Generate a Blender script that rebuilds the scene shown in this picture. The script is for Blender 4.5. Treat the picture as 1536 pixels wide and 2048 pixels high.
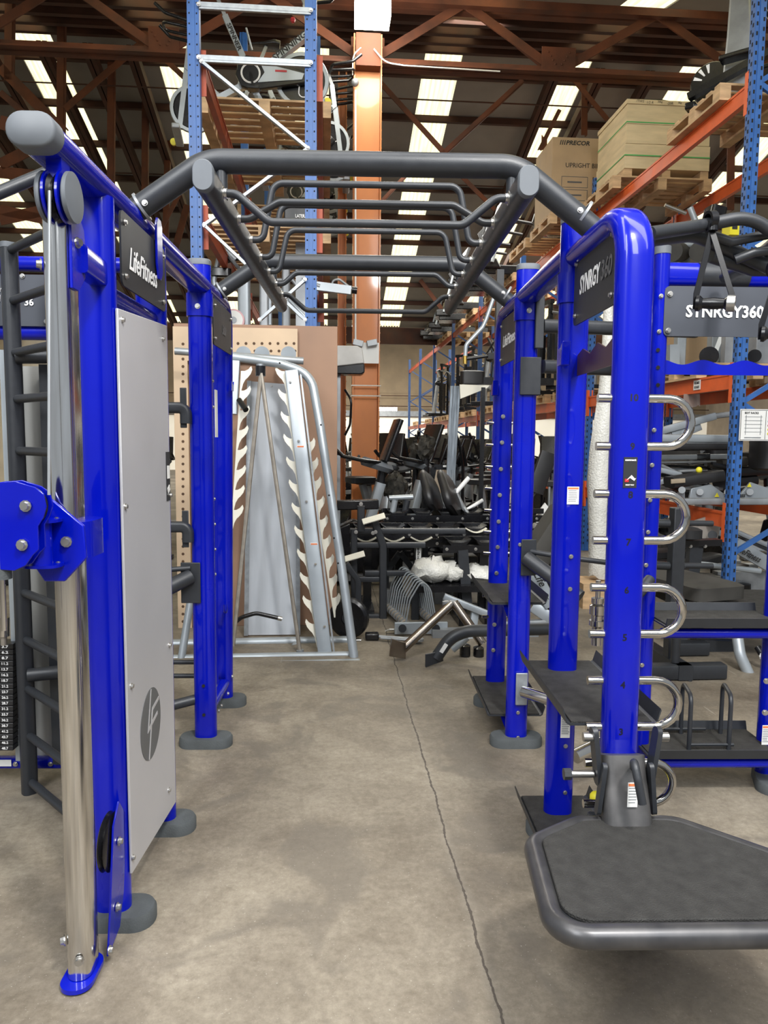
import bpy, math, random
from mathutils import Vector, Matrix
random.seed(7)
SC = bpy.context.scene; COL = SC.collection
for o in list(bpy.data.objects): bpy.data.objects.remove(o)
V = Vector; PI = math.pi
# ---------------------------------------------------------------- camera
F = 1479.0; CAMZ = 1.45; PITCH = math.radians(5.5); ROLL = math.radians(0.5)
fwd = V((0, math.cos(PITCH), -math.sin(PITCH))); r0 = V((1, 0, 0)); u0 = r0.cross(fwd)
rgt = r0*math.cos(ROLL) + u0*math.sin(ROLL); upv = -r0*math.sin(ROLL) + u0*math.cos(ROLL)
cd = bpy.data.cameras.new('camera'); cam = bpy.data.objects.new('camera', cd); COL.objects.link(cam)
cd.sensor_fit = 'VERTICAL'; cd.sensor_height = 36; cd.lens = 36*F/2048; cd.clip_start = .05; cd.clip_end = 300
m = Matrix((rgt, upv, -fwd)).transposed().to_4x4(); m.translation = V((0, 0, CAMZ)); cam.matrix_world = m
SC.camera = cam
# ---------------------------------------------------------------- light
w = bpy.data.worlds.new('daylight'); SC.world = w; w.use_nodes = True
bg = w.node_tree.nodes['Background']; bg.inputs[0].default_value = (.86, .93, 1, 1); bg.inputs[1].default_value = .36
def area(name, loc, aim, sx, sy, power, col=(1, 1, 1)):
    l = bpy.data.lights.new(name, 'AREA'); l.shape = 'RECTANGLE'; l.size = sx; l.size_y = sy; l.energy = power; l.color = col
    o = bpy.data.objects.new(name, l); COL.objects.link(o); o.location = loc
    o.rotation_euler = (V(aim)-V(loc)).to_track_quat('-Z', 'Y').to_euler(); return o
area('skylight_and_fill_light', (-1.6, .6, 5.4), (-.3, 2.6, 0), .9, 6, 130, (1, .98, .94))
area('skylight_and_fill_light', (2.3, .8, 5.4), (.9, 2.6, 0), .9, 6, 120, (1, .98, .94))
area('skylight_and_fill_light', (.2, 8, 7.2), (0, 8.2, 0), 6, 3, 520, (1, .97, .9))
area('skylight_and_fill_light', (4, 16, 6), (4, 16, 0), 9, 7, 900, (1, .97, .9))
area('skylight_and_fill_light', (1, 27, 6), (1, 27, 0), 14, 8, 1500, (1, .97, .9))
area('skylight_and_fill_light', (-2.2, -2.6, 5.6), (-.3, 3, .9), 1.0, 4, 230, (.95, .98, 1))  # added fill high behind the camera, left side; not a skylight of the roof
area('skylight_and_fill_light', (2.0, -2.6, 5.6), (.5, 3, .9), 1.0, 4, 170, (.95, .98, 1))  # matching added fill on the right, aimed at the rig
area('high_bay_lamp_glow', (1.45, -.7, 5.4), (1.0, 1.5, 0), .45, .45, 190, (1, .97, .92))
SC.view_settings.view_transform = 'Standard'; SC.view_settings.look = 'None'
SC.view_settings.exposure = 0.30; SC.view_settings.gamma = 1; SC.view_settings.use_curve_mapping = False
# ---------------------------------------------------------------- frames (places measured on the floor plan)
class Frame:
    def __init__(s, deg): s.a = math.radians(deg); s.M = Matrix.Rotation(s.a, 3, 'Z')
    def at(s, px, py, Y=None, z=None, x=None):
        d = s.M.transposed() @ (fwd + rgt*((px-768)/F) - upv*((py-1024)/F)); c = V((0, 0, CAMZ))
        t = (Y-c[1])/d[1] if Y is not None else (z-c[2])/d[2] if z is not None else (x-c[0])/d[0]
        return c + d*t
W0 = Frame(0); R = Frame(1.5); W = Frame(4.5)      # camera axes, training rig, warehouse grid
# ---------------------------------------------------------------- materials
def mat(name, c, rough=.5, metal=0, var=.12, sc=6, bump=0, c2=None, coat=0, emit=0, spec=None, stretch=None, trans=0, alpha=1):
    m = bpy.data.materials.new(name); m.use_nodes = True; nt = m.node_tree; N = nt.nodes; L = nt.links
    b = N['Principled BSDF']; tc = N.new('ShaderNodeTexCoord'); mp = N.new('ShaderNodeMapping'); L.new(tc.outputs['Object'], mp.inputs[0])
    if stretch: mp.inputs['Scale'].default_value = stretch
    n = N.new('ShaderNodeTexNoise'); n.inputs['Scale'].default_value = sc; n.inputs['Detail'].default_value = 5; L.new(mp.outputs[0], n.inputs[0])
    r = N.new('ShaderNodeValToRGB'); r.color_ramp.elements[0].position = .3; r.color_ramp.elements[1].position = .7
    c2 = c2 or tuple(max(0, k*(1-2*var)) for k in c)
    r.color_ramp.elements[0].color = (*c2, 1); r.color_ramp.elements[1].color = (*c, 1)
    L.new(n.outputs[0], r.inputs[0]); L.new(r.outputs[0], b.inputs['Base Color'])
    mr = N.new('ShaderNodeMapRange'); mr.inputs[3].default_value = max(.02, rough*.8); mr.inputs[4].default_value = min(1, rough*1.25); L.new(n.outputs[0], mr.inputs[0]); L.new(mr.outputs[0], b.inputs['Roughness'])
    b.inputs['Metallic'].default_value = metal; b.inputs['Coat Weight'].default_value = coat; b.inputs['Coat Roughness'].default_value = .06
    if spec is not None: b.inputs['Specular IOR Level'].default_value = spec
    if trans: b.inputs['Transmission Weight'].default_value = trans
    if alpha < 1: b.inputs['Alpha'].default_value = alpha
    if emit: L.new(r.outputs[0], b.inputs['Emission Color']); b.inputs['Emission Strength'].default_value = emit
    if bump:
        n2 = N.new('ShaderNodeTexNoise'); n2.inputs['Scale'].default_value = sc*12; L.new(mp.outputs[0], n2.inputs[0])
        bp = N.new('ShaderNodeBump'); bp.inputs['Strength'].default_value = bump; bp.inputs['Distance'].default_value = .01; L.new(n2.outputs[0], bp.inputs['Height']); L.new(bp.outputs[0], b.inputs['Normal'])
    return m
BLUE = mat('gloss_blue_paint', (.0, .007, .42), .26, .0, .1, 2, coat=.55, c2=(.0, .003, .30), spec=.2)
DARK = mat('charcoal_powder_coat', (.030, .033, .039), .40, .1, .06, 30, bump=.05)
SIGN = mat('dark_sign_plate', (.022, .024, .028), .45, 0, .1, 4)
SIGNG = mat('slate_sign_plate', (.055, .062, .08), .5, 0, .1, 4)
CHROME = mat('polished_steel', (.62, .6, .57), .13, 1, .12, 5)
WORN = mat('worn_chrome', (.82, .82, .82), .14, 1, .25, 9, stretch=(4, 4, .3), c2=(.60, .58, .55))
BOLT = mat('bolt_steel', (.55, .54, .52), .32, 1, .05, 9)
SHROUD = mat('silver_shroud', (.66, .66, .69), .42, .45, .05, 2)
RUBBER = mat('dusty_rubber', (.085, .095, .10), .85, 0, .15, 14, bump=.15)
CAPM = mat('grey_plastic_cap', (.14, .155, .175), .6, 0, .1, 10)
MAT = mat('rubber_tread', (.019, .018, .017), .75, 0, .25, 24, bump=.5, c2=(.032, .031, .029))
WHITE = mat('white_print', (.9, .9, .9), .5, 0, .02)
GREYP = mat('grey_print', (.10, .10, .105), .5, 0, .02)
BLACK = mat('black_plastic', (.007, .007, .009), .26, 0, .15, 10)
PAD = mat('black_vinyl', (.018, .018, .02), .42, 0, .1, 10)
PADD = mat('dusty_vinyl', (.055, .052, .047), .7, 0, .25, 5)
SILV = mat('silver_powder_coat', (.40, .44, .475), .38, .4, .08, 6)
SILVD = mat('dull_silver', (.38, .40, .42), .45, .5, .15, 6)
ALU = mat('galvanised_steel', (.40, .43, .46), .45, .7, .15, 20)
CREAM = mat('cream_plastic', (.80, .77, .66), .45, 0, .05, 4)
RUST = mat('red_oxide_steel', (.15, .043, .016), .75, 0, .3, 3, bump=.1)
RUSTD = mat('dark_red_oxide_steel', (.075, .025, .013), .7, 0, .3, 3)
COLM = mat('orange_column_paint', (.62, .215, .055), .5, 0, .14, 3, stretch=(1, 1, .4), coat=.2)
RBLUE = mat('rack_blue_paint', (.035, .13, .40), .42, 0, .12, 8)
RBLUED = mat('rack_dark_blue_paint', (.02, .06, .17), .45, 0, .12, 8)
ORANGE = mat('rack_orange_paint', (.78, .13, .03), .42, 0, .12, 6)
ORANGED = mat('rack_dark_orange_paint', (.42, .07, .025), .5, 0, .2, 6)  # darker orange for the farther right bays and the left rack
WOOD = mat('pallet_wood', (.68, .46, .26), .75, 0, .22, 5, stretch=(1, 1, 4), bump=.1)
CRATE = mat('pale_pine', (.72, .58, .36), .65, 0, .12, 3, stretch=(1, 1, 5))
PLY = mat('birch_plywood', (.62, .46, .31), .6, 0, .1, 3)
MDF = mat('brown_board', (.36, .215, .14), .65, 0, .12, 2)
CARD = mat('cardboard', (.46, .33, .20), .8, 0, .08, 3)
INK = mat('dark_ink', (.02, .02, .02), .6, 0, .02)
RED = mat('red_plastic', (.5, .02, .03), .4, 0, .1)
YELL = mat('yellow_plastic', (.85, .75, .03), .45, 0, .05)
GREEN = mat('green_strap', (.05, .4, .10), .5, 0, .05)
WRAP = mat('white_plastic_wrap', (.78, .77, .72), .28, 0, .12, 5, bump=.8)
WRAPB = mat('crinkled_black_wrap', (.06, .055, .045), .15, 0, .5, 14, bump=1)
HOLE = mat('hole_shadow_black', (.008, .008, .008), .9, 0, .0)
PAPER = mat('white_paper', (.82, .82, .8), .6, 0, .03)
ORPR = mat('orange_print', (.8, .22, .08), .5, 0, .02)
CLEAR = mat('hazy_plastic_sheet', (.62, .66, .72), .22, .0, .12, 2, stretch=(5, 5, .3), alpha=.78)
ROD = mat('threaded_rod_steel', (.40, .36, .31), .45, .6, .12, 20)
# ---------------------------------------------------------------- mesh builder
def rr(w, h, r, n=4):
    p = []
    for cx, cy, a0 in ((w/2-r, h/2-r, 0), (-w/2+r, h/2-r, 90), (-w/2+r, -h/2+r, 180), (w/2-r, -h/2+r, 270)):
        for k in range(n+1):
            a = math.radians(a0+90*k/n); p.append((cx+r*math.cos(a), cy+r*math.sin(a)))
    return p
def circ(r, n=12): return [(r*math.cos(2*PI*k/n), r*math.sin(2*PI*k/n)) for k in range(n)]
def fillet(P, r, n=6, closed=False):
    P = [V(p) for p in P]; out = []; N = len(P); rs = r if isinstance(r, (list, tuple)) else [r]*N
    for i, p in enumerate(P):
        if not closed and i in (0, N-1): out.append(p); continue
        a = P[i-1]-p; b = P[(i+1) % N]-p; la, lb = a.length, b.length; a.normalize(); b.normalize()
        ang = a.angle(b, PI)
        if ang > PI-.02 or rs[i] <= 0: out.append(p); continue
        d = min(rs[i]/math.tan(ang/2), la*.49, lb*.49)
        p0, p1 = p+a*d, p+b*d
        rad = d*math.tan(ang/2); c = p+(a+b).normalized()*(rad/math.sin(ang/2))
        for k in range(n+1):
            q = (p0-c).normalized().lerp((p1-c).normalized(), k/n)
            # spherical step
            om = (p0-c).angle(p1-c, 0)
            if om > 1e-4: q = (p0-c).normalized()*(math.sin((1-k/n)*om)/math.sin(om)) + (p1-c).normalized()*(math.sin(k/n*om)/math.sin(om))
            out.append(c+q*rad)
    return out
class MB:
    def __init__(s): s.v = []; s.f = []; s.mi = []; s.cur = 0
    def add(s, vs, fs):
        o = len(s.v); s.v += [V(p) for p in vs]; s.f += [[i+o for i in f] for f in fs]; s.mi += [s.cur]*len(fs); return s
    def box(s, c, d, M=None):
        c = V(c); M = M or Matrix.Identity(3)
        vs = [c+M@V((x*d[0]/2, y*d[1]/2, z*d[2]/2)) for x in (-1, 1) for y in (-1, 1) for z in (-1, 1)]
        return s.add(vs, [(0, 1, 3, 2), (4, 6, 7, 5), (0, 4, 5, 1), (2, 3, 7, 6), (0, 2, 6, 4), (1, 5, 7, 3)])
    def sweep(s, P, sec, side=None, closed=False, caps=True, up=None, scales=None):
        P = [V(p) for p in P]; n = len(P); m = len(sec); T = []
        for i in range(n):
            a = P[(i+1) % n]-P[i] if (closed or i < n-1) else V((0, 0, 0)); b = P[i]-P[i-1] if (closed or i > 0) else V((0, 0, 0))
            t = (a.normalized() if a.length > 1e-9 else a)+(b.normalized() if b.length > 1e-9 else b); T.append(t.normalized())
        vs = []; sd = V(side) if side is not None else None
        if sd is None:
            g = V(up) if up is not None else (V((0, 0, 1)) if abs(T[0].z) < .9 else V((0, 1, 0)))
            sd = T[0].cross(g).normalized(); fixed = up is not None
        else: fixed = None
        prev = sd
        for i in range(n):
            t = T[i]
            if fixed is None: sa = (sd-t*sd.dot(t)).normalized()
            elif fixed: sa = t.cross(V(up)).normalized()
            else: sa = (prev-t*prev.dot(t)).normalized(); prev = sa
            u = sa.cross(t).normalized(); k = scales[i] if scales else 1
            vs += [P[i]+sa*(x*k)+u*(y*k) for x, y in sec]
        fs = []
        for i in range(n if closed else n-1):
            j = (i+1) % n
            for q in range(m): fs.append((i*m+q, i*m+(q+1) % m, j*m+(q+1) % m, j*m+q))
        if caps and not closed: fs += [list(range(m)), list(range((n-1)*m, n*m))[::-1]]
        return s.add(vs, fs)
    def tube(s, P, r, fil=0, n=12, **k):
        if fil: P = fillet(P, fil)
        return s.sweep(P, circ(r, n), **k)
    def cyl(s, a, b, r, r2=None, n=14):
        return s.sweep([a, b], circ(r, n), scales=[1, (r2/r if r2 is not None else 1)])
    def bar(s, a, b, w, h, up=(0, 0, 1), r=0):
        return s.sweep([a, b], rr(w, h, r, 2) if r else [(w/2, h/2), (-w/2, h/2), (-w/2, -h/2), (w/2, -h/2)], up=up)
    def prism(s, poly, t, o=(0, 0, 0), X=(1, 0, 0), Y=(0, 0, 1), bev=0):
        o, X, Y = V(o), V(X).normalized(), V(Y).normalized(); Nn = X.cross(Y).normalized(); n = len(poly)
        a = [o+X*x+Y*y-Nn*t/2 for x, y in poly]; b = [o+X*x+Y*y+Nn*t/2 for x, y in poly]
        return s.add(a+b, [list(range(n))[::-1], list(range(n, 2*n))]+[(i, (i+1) % n, n+(i+1) % n, n+i) for i in range(n)])
    def lathe(s, prof, o, ax=(0, 0, 1), n=20):
        ax = V(ax).normalized(); g = V((1, 0, 0)) if abs(ax.x) < .9 else V((0, 1, 0)); a = ax.cross(g).normalized(); b = ax.cross(a); o = V(o); m = len(prof)
        vs = [o+ax*z+a*(r*math.cos(2*PI*k/n))+b*(r*math.sin(2*PI*k/n)) for k in range(n) for r, z in prof]
        fs = [(k*m+i, k*m+i+1, ((k+1) % n)*m+i+1, ((k+1) % n)*m+i) for k in range(n) for i in range(m-1)]
        return s.add(vs, fs)
    def ball(s, c, r, sq=(1, 1, 1), n=10, M=None):
        c = V(c); M = M or Matrix.Identity(3); vs = []; fs = []; m = n//2+1
        for i in range(m):
            th = PI*i/(m-1)
            for k in range(n): vs.append(c+M@V((r*sq[0]*math.sin(th)*math.cos(2*PI*k/n), r*sq[1]*math.sin(th)*math.sin(2*PI*k/n), r*sq[2]*math.cos(th))))
        for i in range(m-1):
            for k in range(n): fs.append((i*n+k, (i+1)*n+k, (i+1)*n+(k+1) % n, i*n+(k+1) % n))
        return s.add(vs, fs)
    def pad(s, c, d, M=None, r=.02, k=3):            # cushion: box with rounded edges
        c = V(c); M = M or Matrix.Identity(3); P = rr(d[0], d[1], min(r*2, d[0]/2.1, d[1]/2.1), k); n = len(P); vs = []; fs = []
        L = [(-d[2]/2, 1-r*1.2/min(d[0], d[1])*2), (-d[2]/2+r*.5, 1), (d[2]/2-r*.6, 1), (d[2]/2-r*.15, 1-r*.7/min(d[0], d[1])*2), (d[2]/2, 1-r*1.8/min(d[0], d[1])*2)]
        for z, q in L: vs += [c+M@V((x*q, y*q, z)) for x, y in P]
        for i in range(len(L)-1): fs += [(i*n+j, i*n+(j+1) % n, (i+1)*n+(j+1) % n, (i+1)*n+j) for j in range(n)]
        fs += [list(range(n))[::-1], list(range((len(L)-1)*n, len(L)*n))]
        return s.add(vs, fs)
    def text(s, txt, o, X, Y, h, shear=0, bold=0, t=.001, width=None):
        cu = bpy.data.curves.new('t', 'FONT'); cu.body = txt; cu.size = 1; cu.shear = shear; cu.offset = bold; cu.extrude = 0.01; cu.resolution_u = 2; cu.align_x = 'CENTER'; cu.align_y = 'CENTER'
        ob = bpy.data.objects.new('t', cu); COL.objects.link(ob); dg = bpy.context.evaluated_depsgraph_get(); dg.update()
        me = bpy.data.meshes.new_from_object(ob.evaluated_get(dg)); xs = [v.co.x for v in me.vertices]; ys = [v.co.y for v in me.vertices]
        k = h/(max(ys)-min(ys)); kx = width/(max(xs)-min(xs)) if width else k; cx = (max(xs)+min(xs))/2; cy = (max(ys)+min(ys))/2
        X, Y, o = V(X).normalized(), V(Y).normalized(), V(o); Nn = X.cross(Y)
        s.add([o+X*((v.co.x-cx)*kx)+Y*((v.co.y-cy)*k)+Nn*(v.co.z/.01*t/2) for v in me.vertices], [list(p.vertices) for p in me.polygons])
        bpy.data.objects.remove(ob); bpy.data.meshes.remove(me); bpy.data.curves.remove(cu); return s
    def hexbolt(s, o, ax, r=.008, h=.008):
        ax = V(ax).normalized(); o = V(o); s.cyl(o, o+ax*h*.3, r*1.35, n=10); s.cyl(o+ax*h*.3, o+ax*h, r, r*.9, n=8); return s
    def obj(s, name, mt, parent=None, sub=None, smooth=40, bevel=0):
        """parent: a Thing (part) or an object made by obj (sub-part)."""
        me = bpy.data.meshes.new(name); th = parent if isinstance(parent, Thing) else (parent.th if parent is not None else None) if not isinstance(parent, bpy.types.Object) else THINGS[parent.name]
        org = th.o if th else V((0, 0, 0))
        me.from_pydata([tuple(p-org) for p in s.v], [], s.f)
        for m in (mt if isinstance(mt, (list, tuple)) else [mt]): me.materials.append(m)
        if any(s.mi): me.polygons.foreach_set('material_index', s.mi)
        import bmesh
        b = bmesh.new(); b.from_mesh(me); bmesh.ops.recalc_face_normals(b, faces=b.faces); b.to_mesh(me); b.free()
        me.polygons.foreach_set('use_smooth', [True]*len(me.polygons)); me.set_sharp_from_angle(angle=math.radians(smooth)); me.update()
        o = bpy.data.objects.new(name, me); COL.objects.link(o)
        if bevel:
            bv = o.modifiers.new('b', 'BEVEL'); bv.width = bevel; bv.segments = 2; bv.limit_method = 'ANGLE'; bv.angle_limit = math.radians(40)
        if isinstance(parent, Thing): o.parent = parent.e; THINGS[o.name] = parent
        elif parent is not None: o.parent = parent; THINGS[o.name] = THINGS[parent.name]
        return o
THINGS = {}
class Thing:
    def __init__(s, name, label, cat, o=(0, 0, 0), fr=W0, group=None, rz=0, kind=None):
        s.e = bpy.data.objects.new(name, None); COL.objects.link(s.e); s.e.empty_display_size = .1; s.o = V(o); s.fr = fr
        s.e['label'] = label; s.e['category'] = cat
        if group: s.e['group'] = group
        s.e['kind'] = kind or 'thing'
        s.e.matrix_world = Matrix.Rotation(fr.a, 4, 'Z') @ Matrix.Translation(s.o)
def struct(name, mb, mt, fr=W, label=None, smooth=40, bevel=0):
    o = mb.obj(name, mt, None, smooth=smooth, bevel=bevel); o.rotation_euler.z = fr.a; o['kind'] = 'structure'
    if label: o['label'] = label
    return o
def solo(name, mb, mt, label, cat, fr=W0, group=None, kind=None, smooth=40, bevel=0):
    o = mb.obj(name, mt, None, smooth=smooth, bevel=bevel); o.rotation_euler.z = fr.a; o['label'] = label; o['category'] = cat
    if group: o['group'] = group
    o['kind'] = kind or 'thing'
    return o
def dup(t, loc, rz=0, label=None, fr=W0, group=None, scale=1, tilt=None):
    """copy a thing with its parts and sub-parts; loc in frame fr."""
    src = t.e if isinstance(t, Thing) else t
    r = src.copy(); COL.objects.link(r)
    M = Matrix.Rotation(fr.a, 4, 'Z') @ Matrix.Translation(V(loc)) @ Matrix.Rotation(math.radians(rz), 4, 'Z')
    if tilt: M = M @ Matrix.Rotation(math.radians(tilt[0]), 4, 'X') @ Matrix.Rotation(math.radians(tilt[1]), 4, 'Y')
    if scale != 1: M = M @ Matrix.Scale(scale, 4)
    r.matrix_world = M
    if label: r['label'] = label
    if group: r['group'] = group
    for ch in list(src.children):
        c = ch.copy(); COL.objects.link(c); c.parent = r
        for g in list(ch.children):
            d = g.copy(); COL.objects.link(d); d.parent = c
    return r
def move(t, loc, rz=0, fr=W0, tilt=None, scale=1):
    M = Matrix.Rotation(fr.a, 4, 'Z') @ Matrix.Translation(V(loc)) @ Matrix.Rotation(math.radians(rz), 4, 'Z')
    if tilt: M = M @ Matrix.Rotation(math.radians(tilt[0]), 4, 'X') @ Matrix.Rotation(math.radians(tilt[1]), 4, 'Y')
    if scale != 1: M = M @ Matrix.Scale(scale, 4)
    t.e.matrix_world = M
# ================================================================ SETTING
# floor with a wandering joint line, stains and scuffs
fm = bpy.data.materials.new('worn_concrete'); fm.use_nodes = True; nt = fm.node_tree; N = nt.nodes; L = nt.links; B = N['Principled BSDF']
tc = N.new('ShaderNodeTexCoord')
def noise(sc, det=6, rough=.6, vec=None, dist=0):
    n = N.new('ShaderNodeTexNoise'); n.inputs['Scale'].default_value = sc; n.inputs['Detail'].default_value = det; n.inputs['Roughness'].default_value = rough; n.inputs['Distortion'].default_value = dist
    L.new(vec or tc.outputs['Object'], n.inputs[0]); return n.outputs[0]
def ramp(src, *st):
    r = N.new('ShaderNodeValToRGB'); e = r.color_ramp.elements
    while len(e) < len(st): e.new(.5)
    for k, (p, c) in enumerate(st): e[k].position = p; e[k].color = (*c, 1) if len(c) == 3 else c
    L.new(src, r.inputs[0]); return r.outputs[0]
def mixc(a, b, f, mode='MIX'):
    x = N.new('ShaderNodeMix'); x.data_type = 'RGBA'; x.blend_type = mode
    if isinstance(f, float): x.inputs[0].default_value = f
    else: L.new(f, x.inputs[0])
    for s_, i in ((a, 6), (b, 7)):
        if isinstance(s_, tuple): x.inputs[i].default_value = (*s_, 1)
        else: L.new(s_, x.inputs[i])
    return x.outputs[2]
def mth(op, a, b=0.0, c=None):
    x = N.new('ShaderNodeMath'); x.operation = op
    for i, q in enumerate((a, b)+((c,) if c is not None else ())):
        if isinstance(q, (int, float)): x.inputs[i].default_value = q
        else: L.new(q, x.inputs[i])
    return x.outputs[0]
base = ramp(noise(.9, 8, .62, dist=.5), (.30, (.16, .133, .102)), (.5, (.28, .242, .188)), (.70, (.44, .39, .305)))
fine = ramp(noise(38, 9, .8), (.32, (.50, .48, .46)), (.66, (1.0, 1.0, 1.0)))
col = mixc(base, fine, .8, 'MULTIPLY')
mid = ramp(noise(6, 7, .7, dist=.8), (.35, (.72, .70, .68)), (.62, (1.0, 1.0, 1.0))); col = mixc(col, mid, .8, 'MULTIPLY')
stain = ramp(noise(2.3, 5, .5, dist=1.5), (.36, (1, 1, 1)), (.46, (0, 0, 0)))
col = mixc(col, (.13, .112, .09), mth('MULTIPLY', stain, .6))
speck = ramp(noise(120, 3, .6), (.66, (0, 0, 0)), (.72, (1, 1, 1)))
col = mixc(col, (.55, .52, .46), mth('MULTIPLY', speck, .5))
sx = N.new('ShaderNodeSeparateXYZ'); L.new(tc.outputs['Object'], sx.inputs[0])
wob = mth('MULTIPLY', mth('SUBTRACT', noise(2.2, 8, .7), .5), .06)
p0, p1 = W.at(1005, 2048, z=0), W.at(796, 1345, z=0); kk = (p1.x-p0.x)/(p1.y-p0.y)
line = mth('SUBTRACT', mth('ADD', sx.outputs[0], wob), mth('ADD', mth('MULTIPLY', sx.outputs[1], kk), p0.x-kk*p0.y))
ad = mth('ABSOLUTE', line); thr = mth('ADD', mth('MULTIPLY', noise(40, 3, .5), .010), .0)
crack = mth('LESS_THAN', ad, mth('SUBTRACT', thr, .0012))
edge = ramp(ad, (0, (1, 1, 1)), (.03, (0, 0, 0)))
col = mixc(col, (.42, .39, .33), mth('MULTIPLY', edge, .12)); col = mixc(col, (.045, .035, .028), mth('MULTIPLY', crack, .85))
mp = N.new('ShaderNodeMapping'); mp.inputs['Rotation'].default_value = (0, 0, .9); mp.inputs['Scale'].default_value = (45, 1.6, 1); L.new(tc.outputs['Object'], mp.inputs[0])
scr = ramp(noise(1.0, 2, .5, mp.outputs[0]), (.745, (0, 0, 0)), (.76, (1, 1, 1))); col = mixc(col, (.5, .47, .42), mth('MULTIPLY', scr, .35))
L.new(col, B.inputs['Base Color']); rg = N.new('ShaderNodeMapRange'); rg.inputs[3].default_value = .45; rg.inputs[4].default_value = .8; L.new(noise(3), rg.inputs[0]); L.new(rg.outputs[0], B.inputs['Roughness'])
bp = N.new('ShaderNodeBump'); bp.inputs['Strength'].default_value = .25; bp.inputs['Distance'].default_value = .004; L.new(noise(60, 8), bp.inputs['Height']); L.new(bp.outputs[0], B.inputs['Normal'])
struct('floor', MB().box((4, 18, -.05), (34, 56, .1)), fm)
# roof: ridge at Y=12.5, running across the hall; skylight strips between grey sheets
YR, ZR, SL, YE = 12.5, 7.80, .275, 23.0
def rz_(y): return ZR-SL*abs(y-YR)
SHEET = mat('grey_roof_sheet', (.30, .29, .275), .8, 0, .1, 2)
SKYM = mat('lit_rooflight_sheet', (1.0, .95, .66), .5, 0, 0, 3, stretch=(9, .5, 1), c2=(.74, .66, .38), emit=1.15)
SX = [-9.0, -6.82, -4.64, -2.46, -.27, 1.92, 4.1, 6.28, 8.46, 10.6]; HW = .31
xs = [-14]+[q for x in SX for q in (x-HW, x+HW)]+[18]
mb = MB()
YN = 4.0
for i in range(0, len(xs), 2):
    a, b = xs[i], xs[i+1]
    for y0, y1 in ((YN, YR), (YR, YE)):
        mb.add([(a, y0, rz_(y0)), (b, y0, rz_(y0)), (b, y1, rz_(y1)), (a, y1, rz_(y1)), (a, y0, rz_(y0)+.05), (b, y0, rz_(y0)+.05), (b, y1, rz_(y1)+.05), (a, y1, rz_(y1)+.05)],
               [(0, 1, 2, 3), (4, 7, 6, 5), (0, 4, 5, 1), (1, 5, 6, 2), (2, 6, 7, 3), (3, 7, 4, 0)])
struct('ceiling', mb, SHEET)
for k, x in enumerate(SX):
    mb = MB(); n = 40
    for y0, y1 in ((YN, YR), (YR, YE)):
        vs = []
        for i in range(n+1):
            xx = x-HW-.02+(2*HW+.04)*i/n; dz = .022*math.cos(i/n*2*PI*8)
            vs += [(xx, y0, rz_(y0)+.03+dz), (xx, y1, rz_(y1)+.03+dz)]
        mb.add(vs, [(2*i, 2*i+1, 2*i+3, 2*i+2) for i in range(n)])
    struct('window_%d' % (k+1), mb, SKYM, smooth=80)
# purlins
k = 0
for y in [10.2, 10.75, 11.3, 11.85, 12.4]+[13.0+1.03*i for i in range(11)]:
    mb = MB(); mb.box((2, y, rz_(y)-.06), (32, .04, .10)); mb.box((2, y+.02, rz_(y)-.11), (32, .08, .012)); k += 1
    struct('trim_%d' % k, mb, RUSTD)
for y, dz in ((12.9, .55), (15.5, .32)):
    k += 1; struct('trim_%d' % k, MB().cyl((-14, y, rz_(y)-dz), (18, y, rz_(y)-dz), .012, n=6), RUSTD)
# rafters following the slope
def iron(a, b, w=.09, t=.012, up=(0, 0, 1), mb=None):
    mb = mb or MB(); a, b = V(a), V(b); mb.bar(a, b, w, t, up); s_ = (b-a).cross(V(up)).normalized()*(w/2); u_ = s_.cross(b-a).normalized()*(w*.4)
    mb.bar(a+s_+u_, b+s_+u_, t, w*.8, up); return mb
for x in (-5.95, -5.2, -4.42, -3.72, -3.05, 4.5, 5.35, 6.75, 7.7, 3.75):
    k += 1; mb = MB()
    for y0, y1 in ((YR, YE),):
        for o in (-.045, .045): mb.bar((x+o, y0, rz_(y0)-.28), (x+o, y1, rz_(y1)-.28), .07, .16)
    struct('trim_%d' % k, mb, RUSTD)
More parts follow.
